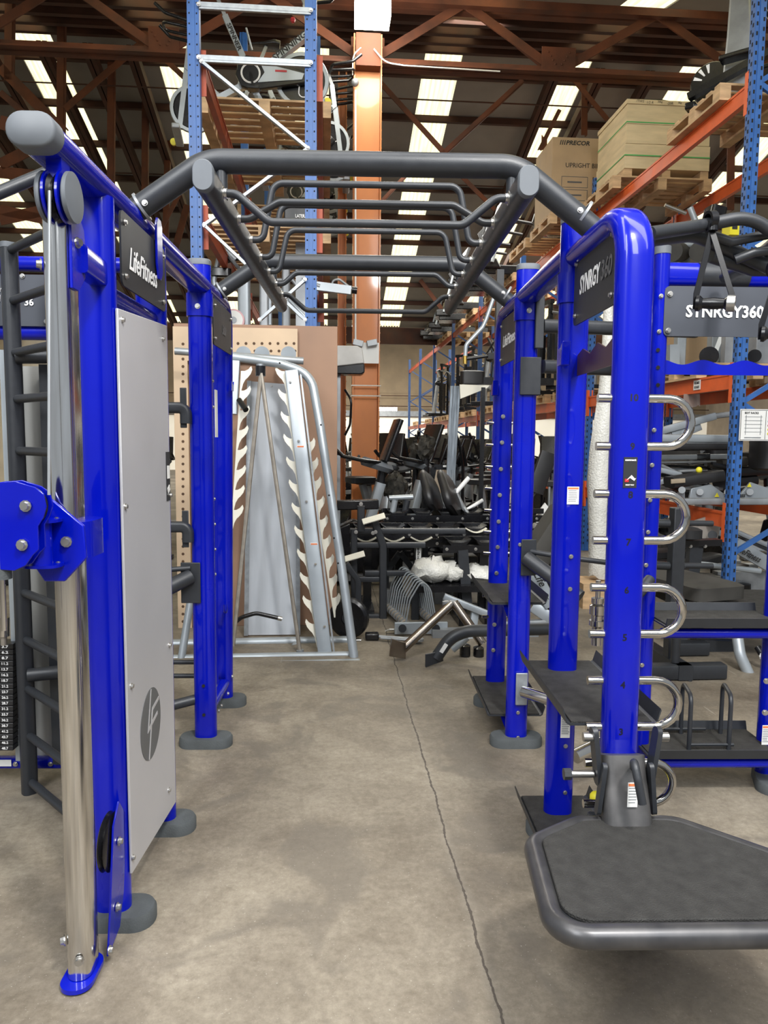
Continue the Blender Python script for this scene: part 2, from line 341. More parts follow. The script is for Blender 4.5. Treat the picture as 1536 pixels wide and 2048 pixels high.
# hangers and braces of the roof trusses (pixel places carried to their own depth)
def wbar(pa, pb, Y, w, t=.05, m=RUST, Y2=None):
    global k
    k += 1; a = W.at(pa[0], pa[1], Y=Y); b = W.at(pb[0], pb[1], Y=Y2 or Y); struct('trim_%d' % k, iron(a, b, w, .02, up=(0, 1, 0)), m)
for px, y0, y1, Y in ((122, -60, 265, 12.0), (222, 30, 420, 13), (290, 118, 520, 14), (18, -40, 160, 11), (1170, 40, 270, 13), (1290, 40, 190, 13.5), (1090, 160, 300, 14.5), (1462, 280, 420, 10)):
    wbar((px, y0), (px-2, y1), Y, .1)
for a, b, Y, wd in (((0, 135), (125, 262), 11, .13), ((130, 218), (285, 85), 12, .09), ((320, 110), (400, 185), 12, .07), ((150, -5), (300, 85), 12, .2), ((0, 185), (80, 255), 10.5, .07),
                    ((760, 165), (888, 306), 10.5, .06), ((1045, 160), (880, 312), 10.5, .06), ((1120, 150), (1040, 85), 11, .09), ((1140, 150), (1215, 240), 12, .07), ((1400, 15), (1110, 105), 12, .2),
                    ((880, 310), (990, 420), 12, .06), ((1080, 300), (1120, 220), 12, .05), ((830, 330), (700, 470), 13, .05),
                    ((0, 245), (70, 265), 10, .16), ((0, 330), (60, 300), 12, .16), ((0, 345), (70, 352), 12, .16), ((0, 440), (120, 415), 12, .16), ((0, 420), (140, 450), 12, .14), ((60, 250), (190, 470), 14, .06), ((300, 500), (390, 330), 14, .07), ((350, 500), (375, 410), 15, .12), ((335, 275), (330, 480), 15, .1),
                    ((840, 560), (900, 640), 20, .1), ((960, 560), (900, 640), 20, .1)):
    wbar(a, b, Y, wd)
# riveted lattice girder carried by the column
def girder():
    Y = 9.2; t = Thing('lattice_girder', 'rust red lattice roof girder with riveted gusset plates on the orange column', 'girder', W.at(735, 140, Y=Y), W)
    a = W.at(-250, 98, Y=Y); b = W.at(1700, 172, Y=Y); a.z = b.z = W.at(735, 133, Y=Y).z
    mb = MB()
    for dy in (-.07, .07): mb.bar(a+V((0, dy, 0)), b+V((0, dy, 0)), .09, .02); mb.bar(a+V((0, dy*.3, .04)), b+V((0, dy*.3, .04)), .02, .1)
    mb.obj('bottom_chord', RUST, t)
    mb = MB(); up_ = V((0, 0, .72))
    for dy in (-.07, .07): mb.bar(a+up_+V((0, dy, 0)), b+up_+V((0, dy, 0)), .1, .09)
    mb.obj('top_chord', RUST, t)
    G = [(-60, .6), (330, .30), (735, .34), (1115, .36), (1500, .35)]; zc = a.z
    gx = [W.at(p, 120, Y=Y).x for p, _ in G]
    for x, (p, hw) in zip(gx, G):
        rv = MB().box((x, Y-.045, zc+.15), (hw*1.15, .016, .30))
        for i in range(4):
            for s_ in (-1, 1): rv.ball((x+s_*(.04+.03*i), Y-.055, zc+.24-.045*(3-i)+.0), .013, (1, .6, 1), 8)
        rv.obj('gusset_plate', RUST, t)
    for i in range(len(gx)):
        for s_ in (-1, 1):
            j = i+s_
            if j < 0 or j >= len(gx): continue
            mx = (gx[i]+gx[j])/2
            MB().bar((gx[i]+s_*.05, Y-.03, zc+.06), (mx, Y-.03, zc+.74), .10, .02, up=(0, 1, 0)).obj('diagonal', RUST, t)
girder()
# orange riveted column
def column(label, px0, px1, Y, name='steel_column', ytop=0):
    a, b = W.at(px0, 800, Y=Y), W.at(px1, 800, Y=Y); cx = (a.x+b.x)/2; wd = b.x-a.x; H = 6.05
    t = Thing(name, label, 'column', (cx, Y, 0), W)
    MB().box((cx, Y, H/2), (wd-.02, .10, H)).obj('web_plate', COLM, t)
    for s_ in (-1, 1): MB().box((cx+s_*wd/2, Y, H/2), (.016, .26, H)).obj('flange', COLM, t)
    mb = MB()
    for i in range(60):
        for s_ in (-1, 1): mb.ball((cx+s_*(wd/2+.006), Y-.1, .12+i*.1), .011, n=6)
    mb.obj('rivets', COLM, t)
    return cx, wd, t
cx, wd, tc_ = column('broad orange painted riveted steel column under the bright lamp', 705, 756, 9.0)
for z in (2.1, 1.98): MB().box((cx, 8.86, z), (wd+.05, .01, .014)).obj('wire_tie', ROD, tc_)
MB().box((cx, 8.9, 5.85), (wd*.9, .2, .35)).obj('head_plate', RUST, tc_)
column('slim dark red steel column just left of the orange column', 676, 690, 9.9)
# conduit, small white unit and wires on the column
t = Thing('cable_conduit', 'white cable conduit with round junction running up the column edge', 'conduit', W.at(711, 600, Y=8.8), W)
MB().tube([W.at(711, y, Y=8.8) for y in (700, 400, 180)], .011).obj('pipe', PAPER, t)
MB().ball(W.at(710, 165, Y=8.78), .045, n=12).obj('junction', SILVD, t)
MB().tube(fillet([W.at(705, 150, Y=8.78), W.at(706, 110, Y=8.75), W.at(722, 95, Y=8.7)], .1), .006).obj('wire', PAPER, t)
MB().tube(fillet([W.at(748, 98, Y=8.78), W.at(770, 125, Y=8.75), W.at(808, 131, Y=8.75), W.at(1000, 143, Y=8.9)], .2), .008).obj('wire', PAPER, t)
t = Thing('white_notice_sheet', 'white sheet with two small grey boxes fixed on the orange column', 'notice', W.at(735, 728, Y=8.75), W)
p = W.at(734, 706, Y=8.8); MB().box(p, (.28, .008, .24)).obj('sheet', PAPER, t)
for px in (716, 744): MB().box(W.at(px, 686, Y=8.75), (.12, .06, .07), Matrix.Rotation(.2 if px < 730 else -.2, 3, 'Y')).obj('box', SILVD, t, bevel=.005)
# high-bay lamp
p = W.at(745, 18, Y=8.5); t = Thing('high_bay_lamp', 'glaring white box lamp hung from the girder above the column', 'lamp', p+V((0, 0, .2)), W)
lit = mat('lit_lamp_glass', (1, .97, .88), .4, 0, 0, emit=14)
MB().box(p, (.38, .3, .28)).obj('glass', lit, t); MB().box(p+V((0, .0, .2)), (.3, .24, .12)).obj('housing', SILVD, t, bevel=.01)
MB().cyl(p+V((0, 0, .24)), p+V((0, 0, .34)), .015).obj('stem', SILVD, t)
l = bpy.data.lights.new('lamp_glow', 'POINT'); l.energy = 65; l.shadow_soft_size = .2; l.color = (1, .96, .86); lo = bpy.data.objects.new('lamp_glow', l); COL.objects.link(lo); lo.parent = t.e; lo.location = (0, -.3, -.5)
# far walls
WALLB = mat('tan_end_wall_sheet', (.36, .27, .17), .8, 0, .12, 2); WALLC = mat('cream_self_glowing_wall', (.92, .86, .72), .7, 0, .05, 2, emit=.35)  # lower wall glows by itself in place of light falling on it
mb = MB(); mb.box((3, 36, 5.2), (40, .2, 5.2)); struct('wall_back', mb, WALLB)
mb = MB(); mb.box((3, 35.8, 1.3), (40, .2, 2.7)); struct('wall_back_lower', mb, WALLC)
mb = MB(); mb.box((-9, 22, 3), (.2, 28, 6.5)); struct('wall_left', mb, mat('cream_side_wall', (.55, .48, .36), .8, 0, .1, 2))
mb = MB(); mb.box((19, 19, 3.4), (.2, 34, 7)); struct('wall_right', mb, mat('tan_side_wall', (.42, .34, .25), .8, 0, .1, 2))
for i in range(3):
    k += 1; struct('trim_%d' % k, MB().cyl((-9, 35.6, 3.6-.5*i), (20, 35.6, 3.6-.5*i), .02, n=6), RUSTD)
k += 1; struct('trim_%d' % k, MB().box((3, 35.6, 2.75), (40, .15, .25)), SILVD)
k += 1; struct('trim_%d' % k, MB().box((3, YE+.1, rz_(YE)-.25), (34, .1, .5)), RUSTD)
p = W.at(768, 818, Y=34); solo('strip_light', MB().box(p, (1.2, .1, .15)), lit, 'lit strip lamp far away beside the orange column', 'lamp', W)
# ================================================================ THE TRAINING RIG (frame R)
XL, XR = -.75, .735
def at(px, py, **k): return R.at(px, py, **k)
SEC = rr(.105, .072, .034, 4)          # the oval tube of every upright and rail
def boltpart(parent, places, ax, r=.009, name='bolt'):
    for p in places: MB().hexbolt(p, ax, r*.85, r).obj(name, BOLT, parent)
def foot(t, x, y, rot=0):
    M = Matrix.Rotation(rot, 3, 'Z'); P = rr(.25, .13, .06, 6); mb = MB(); n = len(P)
    vs = []; 
    for z, k in ((0, 1), (.035, 1), (.045, .95), (.045, .6)): vs += [V((x, y, z))+M@V((a*k, b*k, 0)) for a, b in P]
    mb.add(vs, [(i*n+j, i*n+(j+1) % n, (i+1)*n+(j+1) % n, (i+1)*n+j) for i in range(3) for j in range(n)]+[list(range(3*n, 4*n))]); return mb.obj('foot', RUBBER, t)
def post(t, x, y, z0=.04, z1=2.13, name='post', cap=False, sec=SEC):
    o = MB().sweep([(x, y, z0), (x, y, z1)], sec, side=(1, 0, 0)).obj(name, BLUE, t, smooth=60)
    if cap: MB().sweep([(x, y, z1), (x, y, z1+.02), (x, y, z1+.026)], rr(.108, .075, .035, 4), side=(1, 0, 0), scales=[1, 1, .9]).obj('post_cap', CAPM, t)
    return o
def saddle(t, x, y, z, s_=1):
    """collar that clamps the rail to the post"""
    mb = MB().sweep([(x, y, z-.1), (x, y, z+.0)], rr(.118, .085, .036, 4), side=(1, 0, 0)); c = mb.obj('collar', BLUE, t, smooth=60)
    MB().hexbolt((x+.0, y-.043, z-.06), (0, -1, 0), .009).obj('bolt', BOLT, c)
def sign(t, x, s_, y0, y1, z0, z1, txt, style, m=SIGN, tcol=WHITE):
    """plate in a YZ plane; s_=+1 faces +x"""
    c = (x, (y0+y1)/2, (z0+z1)/2); P = rr(y1-y0, z1-z0, .02, 3)
    o = MB().prism(P, .006, c, (0, s_, 0), (0, 0, 1)).obj('sign_plate', m, t)
    boltpart(o, [(x+.004*s_, y, z) for y in (y0+.03, y1-.03) for z in (z0+.03, z1-.03)], (s_, 0, 0), .008)
    return o
# ---- LEFT SIDE FRAME
lf = Thing('rig_side_frame', 'long gloss blue rig frame on the left, four posts under one rail', 'gym rig frame', (XL, 2.4, 0), R)
rail = fillet([(XL, 1.79, 2.135), (XL, 3.97, 2.135), (XL-.02, 3.97, .15)], .12, 8)
MB().sweep(rail, SEC, side=(1, 0, 0)).obj('top_rail', BLUE, lf, smooth=60)
MB().sweep([(XL, 1.735, 2.135), (XL, 1.74, 2.135), (XL, 1.745, 2.135), (XL, 1.79, 2.135)], rr(.112, .079, .038, 6), side=(1, 0, 0), scales=[.88, .97, 1, 1]).obj('rail_end_cap', CAPM, lf, smooth=60)
post(lf, XL, 2.13, .04, 2.11); post(lf, XL, 2.66, .04, 2.11); post(lf, XL, 3.43, .04, 2.225, cap=True); post(lf, XL-.02, 3.97, .04, .2)
saddle(lf, XL, 3.43, 2.1)
for y in (2.13, 2.66, 3.43, 3.97): foot(lf, XL-(.02 if y > 3.9 else 0), y)
MB().sweep([(XL, 2.16, 1.86), (XL, 2.63, 1.86)], rr(.06, .06, .025), side=(1, 0, 0)).obj('crossbar', BLUE, lf)
MB().sweep([(XL, 2.16, .12), (XL, 2.63, .12)], rr(.06, .06, .02), side=(1, 0, 0)).obj('lower_crossbar', BLUE, lf)
MB().sweep([(XL-.01, 3.46, .13), (XL-.01, 3.94, .13)], rr(.06, .045, .02), side=(1, 0, 0)).obj('lower_crossbar', BLUE, lf)
sg = sign(lf, -.695, 1, 2.17, 2.63, 1.885, 2.095, 'LifeFitness', 0)
MB().text('LifeFitness', (-.690, 2.38, 1.975), (0, 1, 0), (0, 0, 1), .066, shear=.35, bold=.008, width=.29).obj('lettering', WHITE, sg)
MB().prism([(.0, 0), (.0, .13), (.015, .15), (.05, .15), (.065, .13), (.065, -.02), (.045, -.045), (.02, -.045)], .008, (-.685, 2.50, 2.02), (0, 1, 0), (0, 0, 1)).obj('hook_plate', BLUE, lf, bevel=.002)
sg = sign(lf, -.70, 1, 3.47, 3.93, 1.885, 2.095, '', 0)
MB().text('360', (-.695, 3.72, 1.98), (0, 1, 0), (0, 0, 1), .05, shear=.25, bold=.02).obj('lettering', GREYP, sg)
boltpart(lf, [(-.713, 3.50, z) for z in (1.72, 1.60, 1.17, 1.05, .93, .81)]+[(-.715, 3.93, .17), (-.715, 3.8, .12), (-.715, 3.62, .12), (-.715, 3.55, .12)], (1, 0, 0), .008)
MB().cyl((-.72, 3.5, .5), (-.72, 3.5, 1.9), .008).obj('guide_rod', BLUE, lf)
MB().box((-.70, 3.52, 1.57), (.004, .05, .22)).obj('white_tag', PAPER, lf)
MB().tube(fillet([(-.74, 3.92, .55), (-.725, 3.82, .55), (-.725, 3.82, .59)], .02), .01).obj('hook', BLUE, lf)
MB().prism([(0, 0), (.06, 0), (.07, .05), (.05, .03), (.0, .05)], .006, (-.69, 3.86, 1.70), (0, 1, 0), (0, 0, 1)).obj('hook', BLUE, lf)
for z in (.30, .16): MB().cyl((XL+.0, 3.39, z), (XL, 3.388, z), .008, n=8).obj('hole', HOLE, lf)
# arms leaving the rear left post towards the left
for z, z0, z1, hh in ((1.57, 1.50, 1.68, .05), (1.03, .955, 1.125, .05)):
    a = MB(); a.prism([(0, z0), (.03, z0), (.03, z1), (0, z1)], .006, (XL-.085, 3.385, 0), (1, 0, 0), (0, 0, 1)); a = a.obj('clamp_plate', DARK, lf, bevel=.003)
    MB().sweep(fillet([(XL-.06, 3.39, z-.05), (XL-.06, 3.39, z+.02), (XL-.35, 3.36, z+.02)], .03), rr(.05, .05, .015), up=(0, 1, 0)).obj('arm', DARK, a)
a = MB().box((XL-.05, 3.385, .79), (.09, .008, .19)).obj('clamp_plate', DARK, lf, bevel=.003)
MB().tube([(XL-.05, 3.38, .82), (XL-.32, 3.15, .70)], .036).obj('arm', DARK, a); MB().tube([(XL-.05, 3.38, .86), (XL-.45, 3.3, .84)], .012).obj('brace', DARK, a)
a = MB().tube([(XL-.05, 3.43, .22), (XL-.5, 3.2, .17)], .024).obj('lower_arm', DARK, lf)
MB().tube([(XL-.05, 3.6, .35), (XL-.5, 3.6, .35)], .012).obj('thin_bar', DARK, lf); MB().tube([(XL-.05, 3.6, .28), (XL-.5, 3.6, .28)], .012).obj('thin_bar', DARK, lf)
# ---- CABLE STATION on the near left
cs = Thing('cable_station', 'cable station with worn chrome guide pole, blue swivel carriage and silver shroud', 'cable machine', (XL, 2.0, 0), R)
PX, PY = -.755, 1.90
pole = MB().sweep([(PX, PY, .02), (PX, PY, 2.0)], rr(.062, .105, .03, 5), side=(1, 0, 0)).obj('guide_pole', WORN, cs, smooth=60)
MB().sweep([(PX, PY, 2.0), (PX, PY, 2.025)], rr(.064, .107, .031, 5), side=(1, 0, 0)).obj('pole_cap', CAPM, pole)
MB().prism(rr(.085, .15, .04, 6), .012, (PX, PY-.01, .012), (1, 0, 0), (0, 1, 0)).obj('base_plate', BLUE, cs)
boltpart(pole, [(PX-.035, PY-.03, .12), (PX-.035, PY-.03, 1.87)], (-1, -.5, 0), .012); boltpart(pole, [(PX+.01, PY-.054, .08)], (.2, -1, 0), .012)
# top stand-off bracket pole -> post
b_ = MB().prism([(-.0, -.1), (.045, -.06), (.055, 0), (.045, .06), (0, .1), (-.04, .06), (-.04, -.1)], .008, (PX+.035, PY+.01, 1.915), (0, 1, 0), (0, 0, 1)).obj('top_bracket', BLUE, cs, bevel=.002)
MB().bar((PX+.03, PY+.03, 1.9), (PX+.02, 2.1, 1.9), .05, .07, r=.01).obj('bracket_arm', BLUE, b_); boltpart(b_, [(PX+.04, PY+.0, 1.93)], (1, -.3, 0), .012)
# lower pulley and bracket
b_ = MB().prism([(.0, .0), (.10, .02), (.14, .1), (.16, .2), (.17, .33), (.12, .39), (.07, .34), (.045, .22), (.03, .13)], .006, (PX+.05, PY+.04, .02), (0, 1, 0), (0, 0, 1)).obj('pulley_bracket', BLUE, cs, bevel=.002)
MB().lathe([(.01, -.012), (.075, -.012), (.082, -.008), (.072, 0), (.082, .008), (.075, .012), (.01, .012)], (PX+.03, PY+.14, .30), (1, 0, 0), 28).obj('pulley_wheel', BLACK, b_)
boltpart(b_, [(PX+.055, PY+.14, .30), (PX+.055, PY+.11, .12), (PX+.055, PY+.04, .04)], (1, 0, 0), .011)
# top pulley pair
hx, hy, hz = -.713, 1.845, 2.02
b_ = MB()
for dx in (-.016, .016): b_.lathe([(0, -.003), (.060, -.003), (.060, .003), (0, .003)], (hx+dx-.02, hy, hz), (1, 0, 0), 28)
b_.box((hx-.02, hy, hz+.075), (.036, .05, .08)); b_ = b_.obj('pulley_cheeks', BLUE, cs)
MB().lathe([(0, -.008), (.053, -.008), (.058, -.004), (.058, .005), (.036, .008), (0, .008)], (hx+.012, hy, hz), (1, 0, 0), 32).obj('pulley_cover', CAPM, b_)
MB().lathe([(0, -.005), (.056, -.005), (.059, 0), (.056, .005), (0, .005)], (hx-.05, hy, hz), (1, 0, 0), 32).obj('pulley_cover', CAPM, b_)
MB().lathe([(.01, -.008), (.054, -.008), (.046, 0), (.054, .008), (.01, .008)], (hx-.022, hy, hz), (1, 0, 0), 28).obj('pulley_wheel', BLACK, b_)
MB().tube([(hx-.022, hy-.048, hz), at(98, 990, Y=1.74)], .004, n=8).obj('cable', SILVD, cs)
# carriage clamped to the pole
cz = at(150, 1080, Y=1.86).z
car = MB(); car.sweep([(PX+.012, PY+.02, cz-.046), (PX+.012, PY+.02, cz+.046)], rr(.105, .16, .05, 6), side=(1, 0, 0)); car = car.obj('carriage', BLUE, cs)
MB().prism([(-.05, .12), (-.02, .10), (.05, .04), (.055, -.04), (.0, -.10), (-.05, -.10), (-.075, -.06), (-.08, .08)], .012, (PX+.012, PY-.065, cz), (1, 0, 0), (0, 0, 1)).obj('front_plate', BLUE, car, bevel=.003)
MB().cyl((PX-.030, PY-.10, cz-.055), (PX-.030, PY-.10, cz+.055), .026, n=18).obj('hinge_barrel', BLUE, car)
for z in (-.055, .055): MB().prism(rr(.09, .08, .03, 4), .007, (PX-.03, PY-.09, cz+z), (1, 0, 0), (0, 1, 0)).obj('hinge_leaf', BLUE, car)
boltpart(car, [(PX+.02, PY-.072, cz)], (.1, -1, 0), .012); boltpart(car, [(PX-.002, PY-.072, cz+.055), (PX-.002, PY-.072, cz-.055)], (.1, -1, 0), .006)
boltpart(car, [(PX-.030, PY-.10, cz+.060)], (0, 0, 1), .014)
MB().box((PX-.026, PY-.128, cz), (.03, .008, .012)).obj('lock_pin', BOLT, car, bevel=.003)
pl = [(-.13, -.075), (-.1, -.10), (-.03, -.105), (.0, -.09), (.02, -.06), (.035, -.045), (.035, .02), (.05, .045), (.058, .075), (.052, .11), (.03, .128), (-.02, .145), (-.07, .14), (-.13, .11), (-.2, .06), (-.2, -.03)]
ph = at(70, 1050, Y=1.74)
sw = MB()
for dy in (-.018, .018): sw.prism([(x*.9-.008, z*.84) for x, z in pl], .005, (ph.x-.01, 1.745+dy, ph.z-.018), (1, 0, 0), (0, 0, 1))
sw = sw.obj('swivel_plates', BLUE, cs, bevel=.0015)
boltpart(sw, [V((at(51, 1012, Y=1.72).x, 1.722, at(51, 1012, Y=1.72).z)), V((at(44, 1090, Y=1.72).x, 1.722, at(44, 1090, Y=1.72).z))], (0, -1, 0), .012)
MB().lathe([(.01, -.011), (.048, -.011), (.040, 0), (.048, .011), (.01, .011)], (at(51, 1012, Y=1.745).x, 1.745, at(51, 1012, Y=1.745).z), (0, 1, 0), 24).obj('pulley_wheel', BLACK, sw)
p = at(3, 1128, Y=1.745); MB().cyl(p+V((0, 0, .02)), p+V((0, 0, -.035)), .022).obj('rope_stop', RUBBER, sw)
MB().tube([p, p+V((0, 0, -.16))], .006).obj('cable_end', WORN, sw)
# silver shroud panel between the posts
sh = MB().prism([(0, 0), (.51, -.035), (.51, 1.685), (.0, 1.655)], .008, (-.692, 2.115, .155), (0, 1, 0), (0, 0, 1)).obj('shroud_panel', SHROUD, cs, bevel=.002)
boltpart(sh, [at(265, 1715, x=-.688), at(262, 1372, x=-.688), at(250, 1013, x=-.688), at(244, 640, x=-.688), at(325, 678, x=-.688), at(340, 990, x=-.688), at(338, 1290, x=-.688), at(337, 1580, x=-.688)], (1, 0, 0), .008)
MB().box((-.687, 2.60, 1.32), (.002, .045, .17)).obj('black_sticker', SIGN, sh); MB().box((-.6855, 2.60, 1.335), (.002, .03, .045)).obj('white_sticker', PAPER, sh)
MB().box((-.6855, 2.60, 1.275), (.002, .028, .02), Matrix.Rotation(.5, 3, 'X')).obj('white_sticker', PAPER, sh)
c = at(302, 1447, x=-.687); r_ = .115
def clipband(pts): return pts
MB().prism([(.62*r_*math.cos(2*PI*k/40)*1.55, r_*math.sin(2*PI*k/40)*1.0) for k in range(40)], .001, c, (0, 1, 0), (0, 0, 1)).obj('round_emblem', mat('emblem_grey', (.15, .155, .16), .5, .2), sh)
for P in ([(.02, .98), (.10, .97), (-.22, -.05), (.0, .02), (-.02, -.10), (-.36, -.16)], [(.10, .34), (.16, .42), (.82, .52), (.84, .42), (.20, .32), (.10, .04), (.66, .14), (.68, .04), (.06, -.08), (-.22, -.96), (-.30, -.94)]):
    MB().prism([(x*r_*.95, z*r_) for x, z in P], .0012, c+V((.0008, 0, 0)), (0, 1, 0), (0, 0, 1)).obj('emblem_letter', SHROUD, sh)
# ---- RIGHT SIDE FRAME
rf = Thing('rig_side_frame', 'long gloss blue rig frame on the right, numbered front post and U handles', 'gym rig frame', (XR, 2.4, 0), R)
rail = fillet([(XR+.015, 2.07, .04), (XR, 2.07, 2.085), (XR, 2.66, 2.085)], .13, 9)
MB().sweep(rail, SEC, side=(1, 0, 0)).obj('bent_rail_and_post', BLUE, rf, smooth=60)
rail = fillet([(XR, 2.60, 2.11), (XR, 3.97, 2.11), (XR-.008, 3.97, .04)], .13, 9)
MB().sweep(rail, SEC, side=(1, 0, 0)).obj('bent_rail_and_post', BLUE, rf, smooth=60)
post(rf, XR-.01, 2.62, .04, 2.20, cap=True); post(rf, XR, 3.43, .04, 2.225, cap=True); saddle(rf, XR-.01, 2.62, 2.03); saddle(rf, XR, 3.43, 2.1)
for y in (2.07, 2.62, 3.43, 3.97): foot(rf, XR+(0 if y > 2.1 else -.0), y)
sg = sign(rf, .712, -1, 2.14, 2.565, 1.845, 2.075, '', 0)
MB().text('SYNRGY', (.707, 2.385, 1.965), (0, -1, 0), (0, 0, 1), .06, bold=.015, width=.21, shear=.15).obj('lettering', WHITE, sg)
MB().text('360', (.707, 2.22, 1.965), (0, -1, 0), (0, 0, 1), .06, bold=.015, width=.1, shear=.15).obj('lettering', GREYP, sg)
sg = sign(rf, .705, -1, 3.46, 3.90, 1.84, 2.07, '', 0)
MB().text('LifeFitness', (.700, 3.66, 1.955), (0, -1, 0), (0, 0, 1), .055, shear=.25, bold=.018, width=.33).obj('lettering', WHITE, sg)
# numbers pressed into the front post, 3 at the bottom to 10 at the top
zs = [at(1263, 795, Y=2.03).z, at(1259, 893, Y=2.03).z, at(1255, 990, Y=2.03).z, at(1251, 1085, Y=2.03).z, at(1249, 1181, Y=2.03).z, at(1246, 1276, Y=2.03).z, at(1243, 1371, Y=2.03).z, at(1240, 1465, Y=2.03).z]
DKB = mat('deep_blue_recess', (.001, .001, .02), .5)
for q, z in zip(('10', '9', '8', '7', '6', '5', '4', '3'), zs):
    MB().text(q, (XR+.004, 2.0345, z), (1, 0, 0), (0, 0, 1), .021, bold=.04).obj('pressed_number', DKB, rf)
# U handles through the post
HC = [(zs[0], zs[1]), (zs[2], zs[3]), (zs[4], zs[5]), (zs[6], zs[7])]
def uhandle(z0, z1, n='u_handle'):
    x0 = XR-.085; x1 = XR+.115; y = 2.075; r = abs(z0-z1)/2
    P = [(x0, y, z0), (x1, y, z0)]+[(x1+r*math.sin(PI*k/12), y, (z0+z1)/2+r*math.cos(PI*k/12)) for k in range(1, 12)]+[(x1, y, z1), (x0, y, z1)]
    MB().tube(P, .0125, n=14).obj(n, CHROME, rf)
for a, b in HC: uhandle(a, b)
z2 = at(1300, 1548, Y=2.0).z; uhandle(z2, z2-.125)
# sticker on the post (code left out)
st = MB().box((XR+.0, 2.0335, at(1258, 945, Y=2.03).z), (.038, .001, .085)).obj('black_sticker', SIGN, rf)
MB().text('connect', (XR+.0, 2.0325, at(1258, 920, Y=2.03).z), (1, 0, 0), (0, 0, 1), .0055, bold=.02, width=.031).obj('lettering', WHITE, st)
MB().text('SMART WAY', (XR+.0, 2.0325, at(1258, 970, Y=2.03).z), (1, 0, 0), (0, 0, 1), .0035, bold=.02, width=.024).obj('lettering', WHITE, st)
MB().prism([(-.012, -.008), (.0, .004), (.004, .008), (.014, -.002), (.017, .0), (.012, -.008), (.0, .0)], .001, (XR+.0, 2.0325, at(1258, 956, Y=2.03).z), (1, 0, 0), (0, 0, 1)).obj('white_sticker', PAPER, st)
MB().box((XR-.009, 2.0325, at(1258, 961, Y=2.03).z), (.011, .001, .009)).obj('red_print', RED, st)
def warnlabel(parent, c, X, w, h, lines=7):
    X = V(X); n_ = X.cross(V((0, 0, 1))); o = MB().prism([(-w/2, -h/2), (w/2, -h/2), (w/2, h/2), (-w/2, h/2)], .001, c, X, (0, 0, 1)).obj('warning_label', PAPER, parent)
    MB().prism([(-w*.45, h*.36), (w*.45, h*.36), (w*.45, h*.46), (-w*.45, h*.46)], .001, V(c)+n_*.001, X, (0, 0, 1)).obj('orange_header', ORPR, o)
    mb = MB(); random.seed(3)
    for i in range(lines):
        z = h*.28-i*h*.7/lines; q = random.uniform(.25, .42)*w; mb.prism([(-w*.4, z-h*.012), (q, z-h*.012), (q, z+h*.012), (-w*.4, z+h*.012)], .001, V(c)+n_*.001, X, (0, 0, 1))
    mb.obj('small_print', SILVD, o); return o
p = at(1146, 991, Y=2.582); warnlabel(rf, p, (1, 0, 0), .042, .062); p = at(1131, 1445, Y=2.582); warnlabel(rf, p, (1, 0, 0), .034, .115, 12)
boltpart(rf, [at(x, y, Y=2.582) for x, y in ((1142, 1113), (1140, 1178), (1131, 1492), (1130, 1555), (1130, 1585))], (0, -1, 0), .007)
boltpart(rf, [at(x, y, Y=2.56) for x, y in ((1165, 540), (1163, 628), (1165, 555))], (0, -1, 0), .008)
boltpart(rf, [at(x, y, x=XR+.02)+V((0, .0, 0)) for x, y in ()], (0, -1, 0), .008)
for i in range(11):
    yy = [833, 885, 938, 990, 1043, 1094, 1146, 1249, 1300][i] if i < 9 else None
    if yy: boltpart(rf, [at(1006-(yy-833)*.042, yy, Y=3.93)], (0, -1, 0), .010)
boltpart(rf, [at(1040, 1089, Y=3.392), at(1036, 1425, Y=3.392), at(1036, 1475, Y=3.392)], (0, -1, 0), .008)
# pins through the rear posts
for i in range(10):
    z = 1.55-.117*i
    if abs(z-.7) < .06: continue
    MB().cyl((XR-.09, 3.96, z), (XR+.09, 3.96, z), .009, n=10).obj('through_pin', CHROME, rf)
# hook plates
for y, x, z in ((2.60, XR-.06, 1.74), (3.95, XR-.06, 1.72)):
    h_ = MB().prism([(0, -.03), (.05, -.03), (.06, .05), (.03, .03), (0, .03)], .03, (x, y-.03, z), (0, -1, 0), (0, 0, 1)).obj('hook', BLUE, rf, bevel=.003)
p = at(1240, 700, Y=2.3)
MB().prism([(0, -.04), (.46, -.04), (.46, .025), (.38, .045), (.3, .02), (.22, .045), (.14, .02), (.06, .045), (0, .03)], .006, (XR, 2.58, 1.72), (0, -1, 0), (0, 0, 1)).obj('wavy_plate', mat('maroon_plate', (.05, .02, .03), .4), rf)
# trays between the posts
def tray(t, x, y0, y1, z, w=.27):
    prof = [(-w/2-.012, .045), (-w/2, .006), (-w/2+.01, 0), (w/2-.01, 0), (w/2, .006), (w/2+.012, .045)]
    o = MB(); sec = prof+[(a*.985, b+.006) for a, b in prof[::-1]]
    vs = []; n = len(sec)
    for y in (y0, y1): vs += [(x+a, y, z+b) for a, b in sec]
    o.add(vs, [(i, (i+1) % n, n+(i+1) % n, n+i) for i in range(n)]+[list(range(n))[::-1], list(range(n, 2*n))])
    o = o.obj('tray', DARK, t); MB().box((x, (y0+y1)/2, z+.009), (w-.03, y1-y0-.01, .005)).obj('rubber_mat', MAT, o)
    MB().prism([(-.02, 0), (.02, 0), (.02, -.10)], .01, (x-.05, y0+.03, z), (1, 0, 0), (0, 0, 1)).obj('tray_bracket', BLUE, o)
    return o
tray(rf, XR, 2.10, 2.72, at(1110, 1350, Y=2.42).z-.05); tray(rf, XR, 2.10, 2.74, at(1080, 1625, Y=2.55).z-.04)
tray(rf, XR, 3.46, 4.03, .675); tray(rf, XR, 3.46, 4.05, .125)
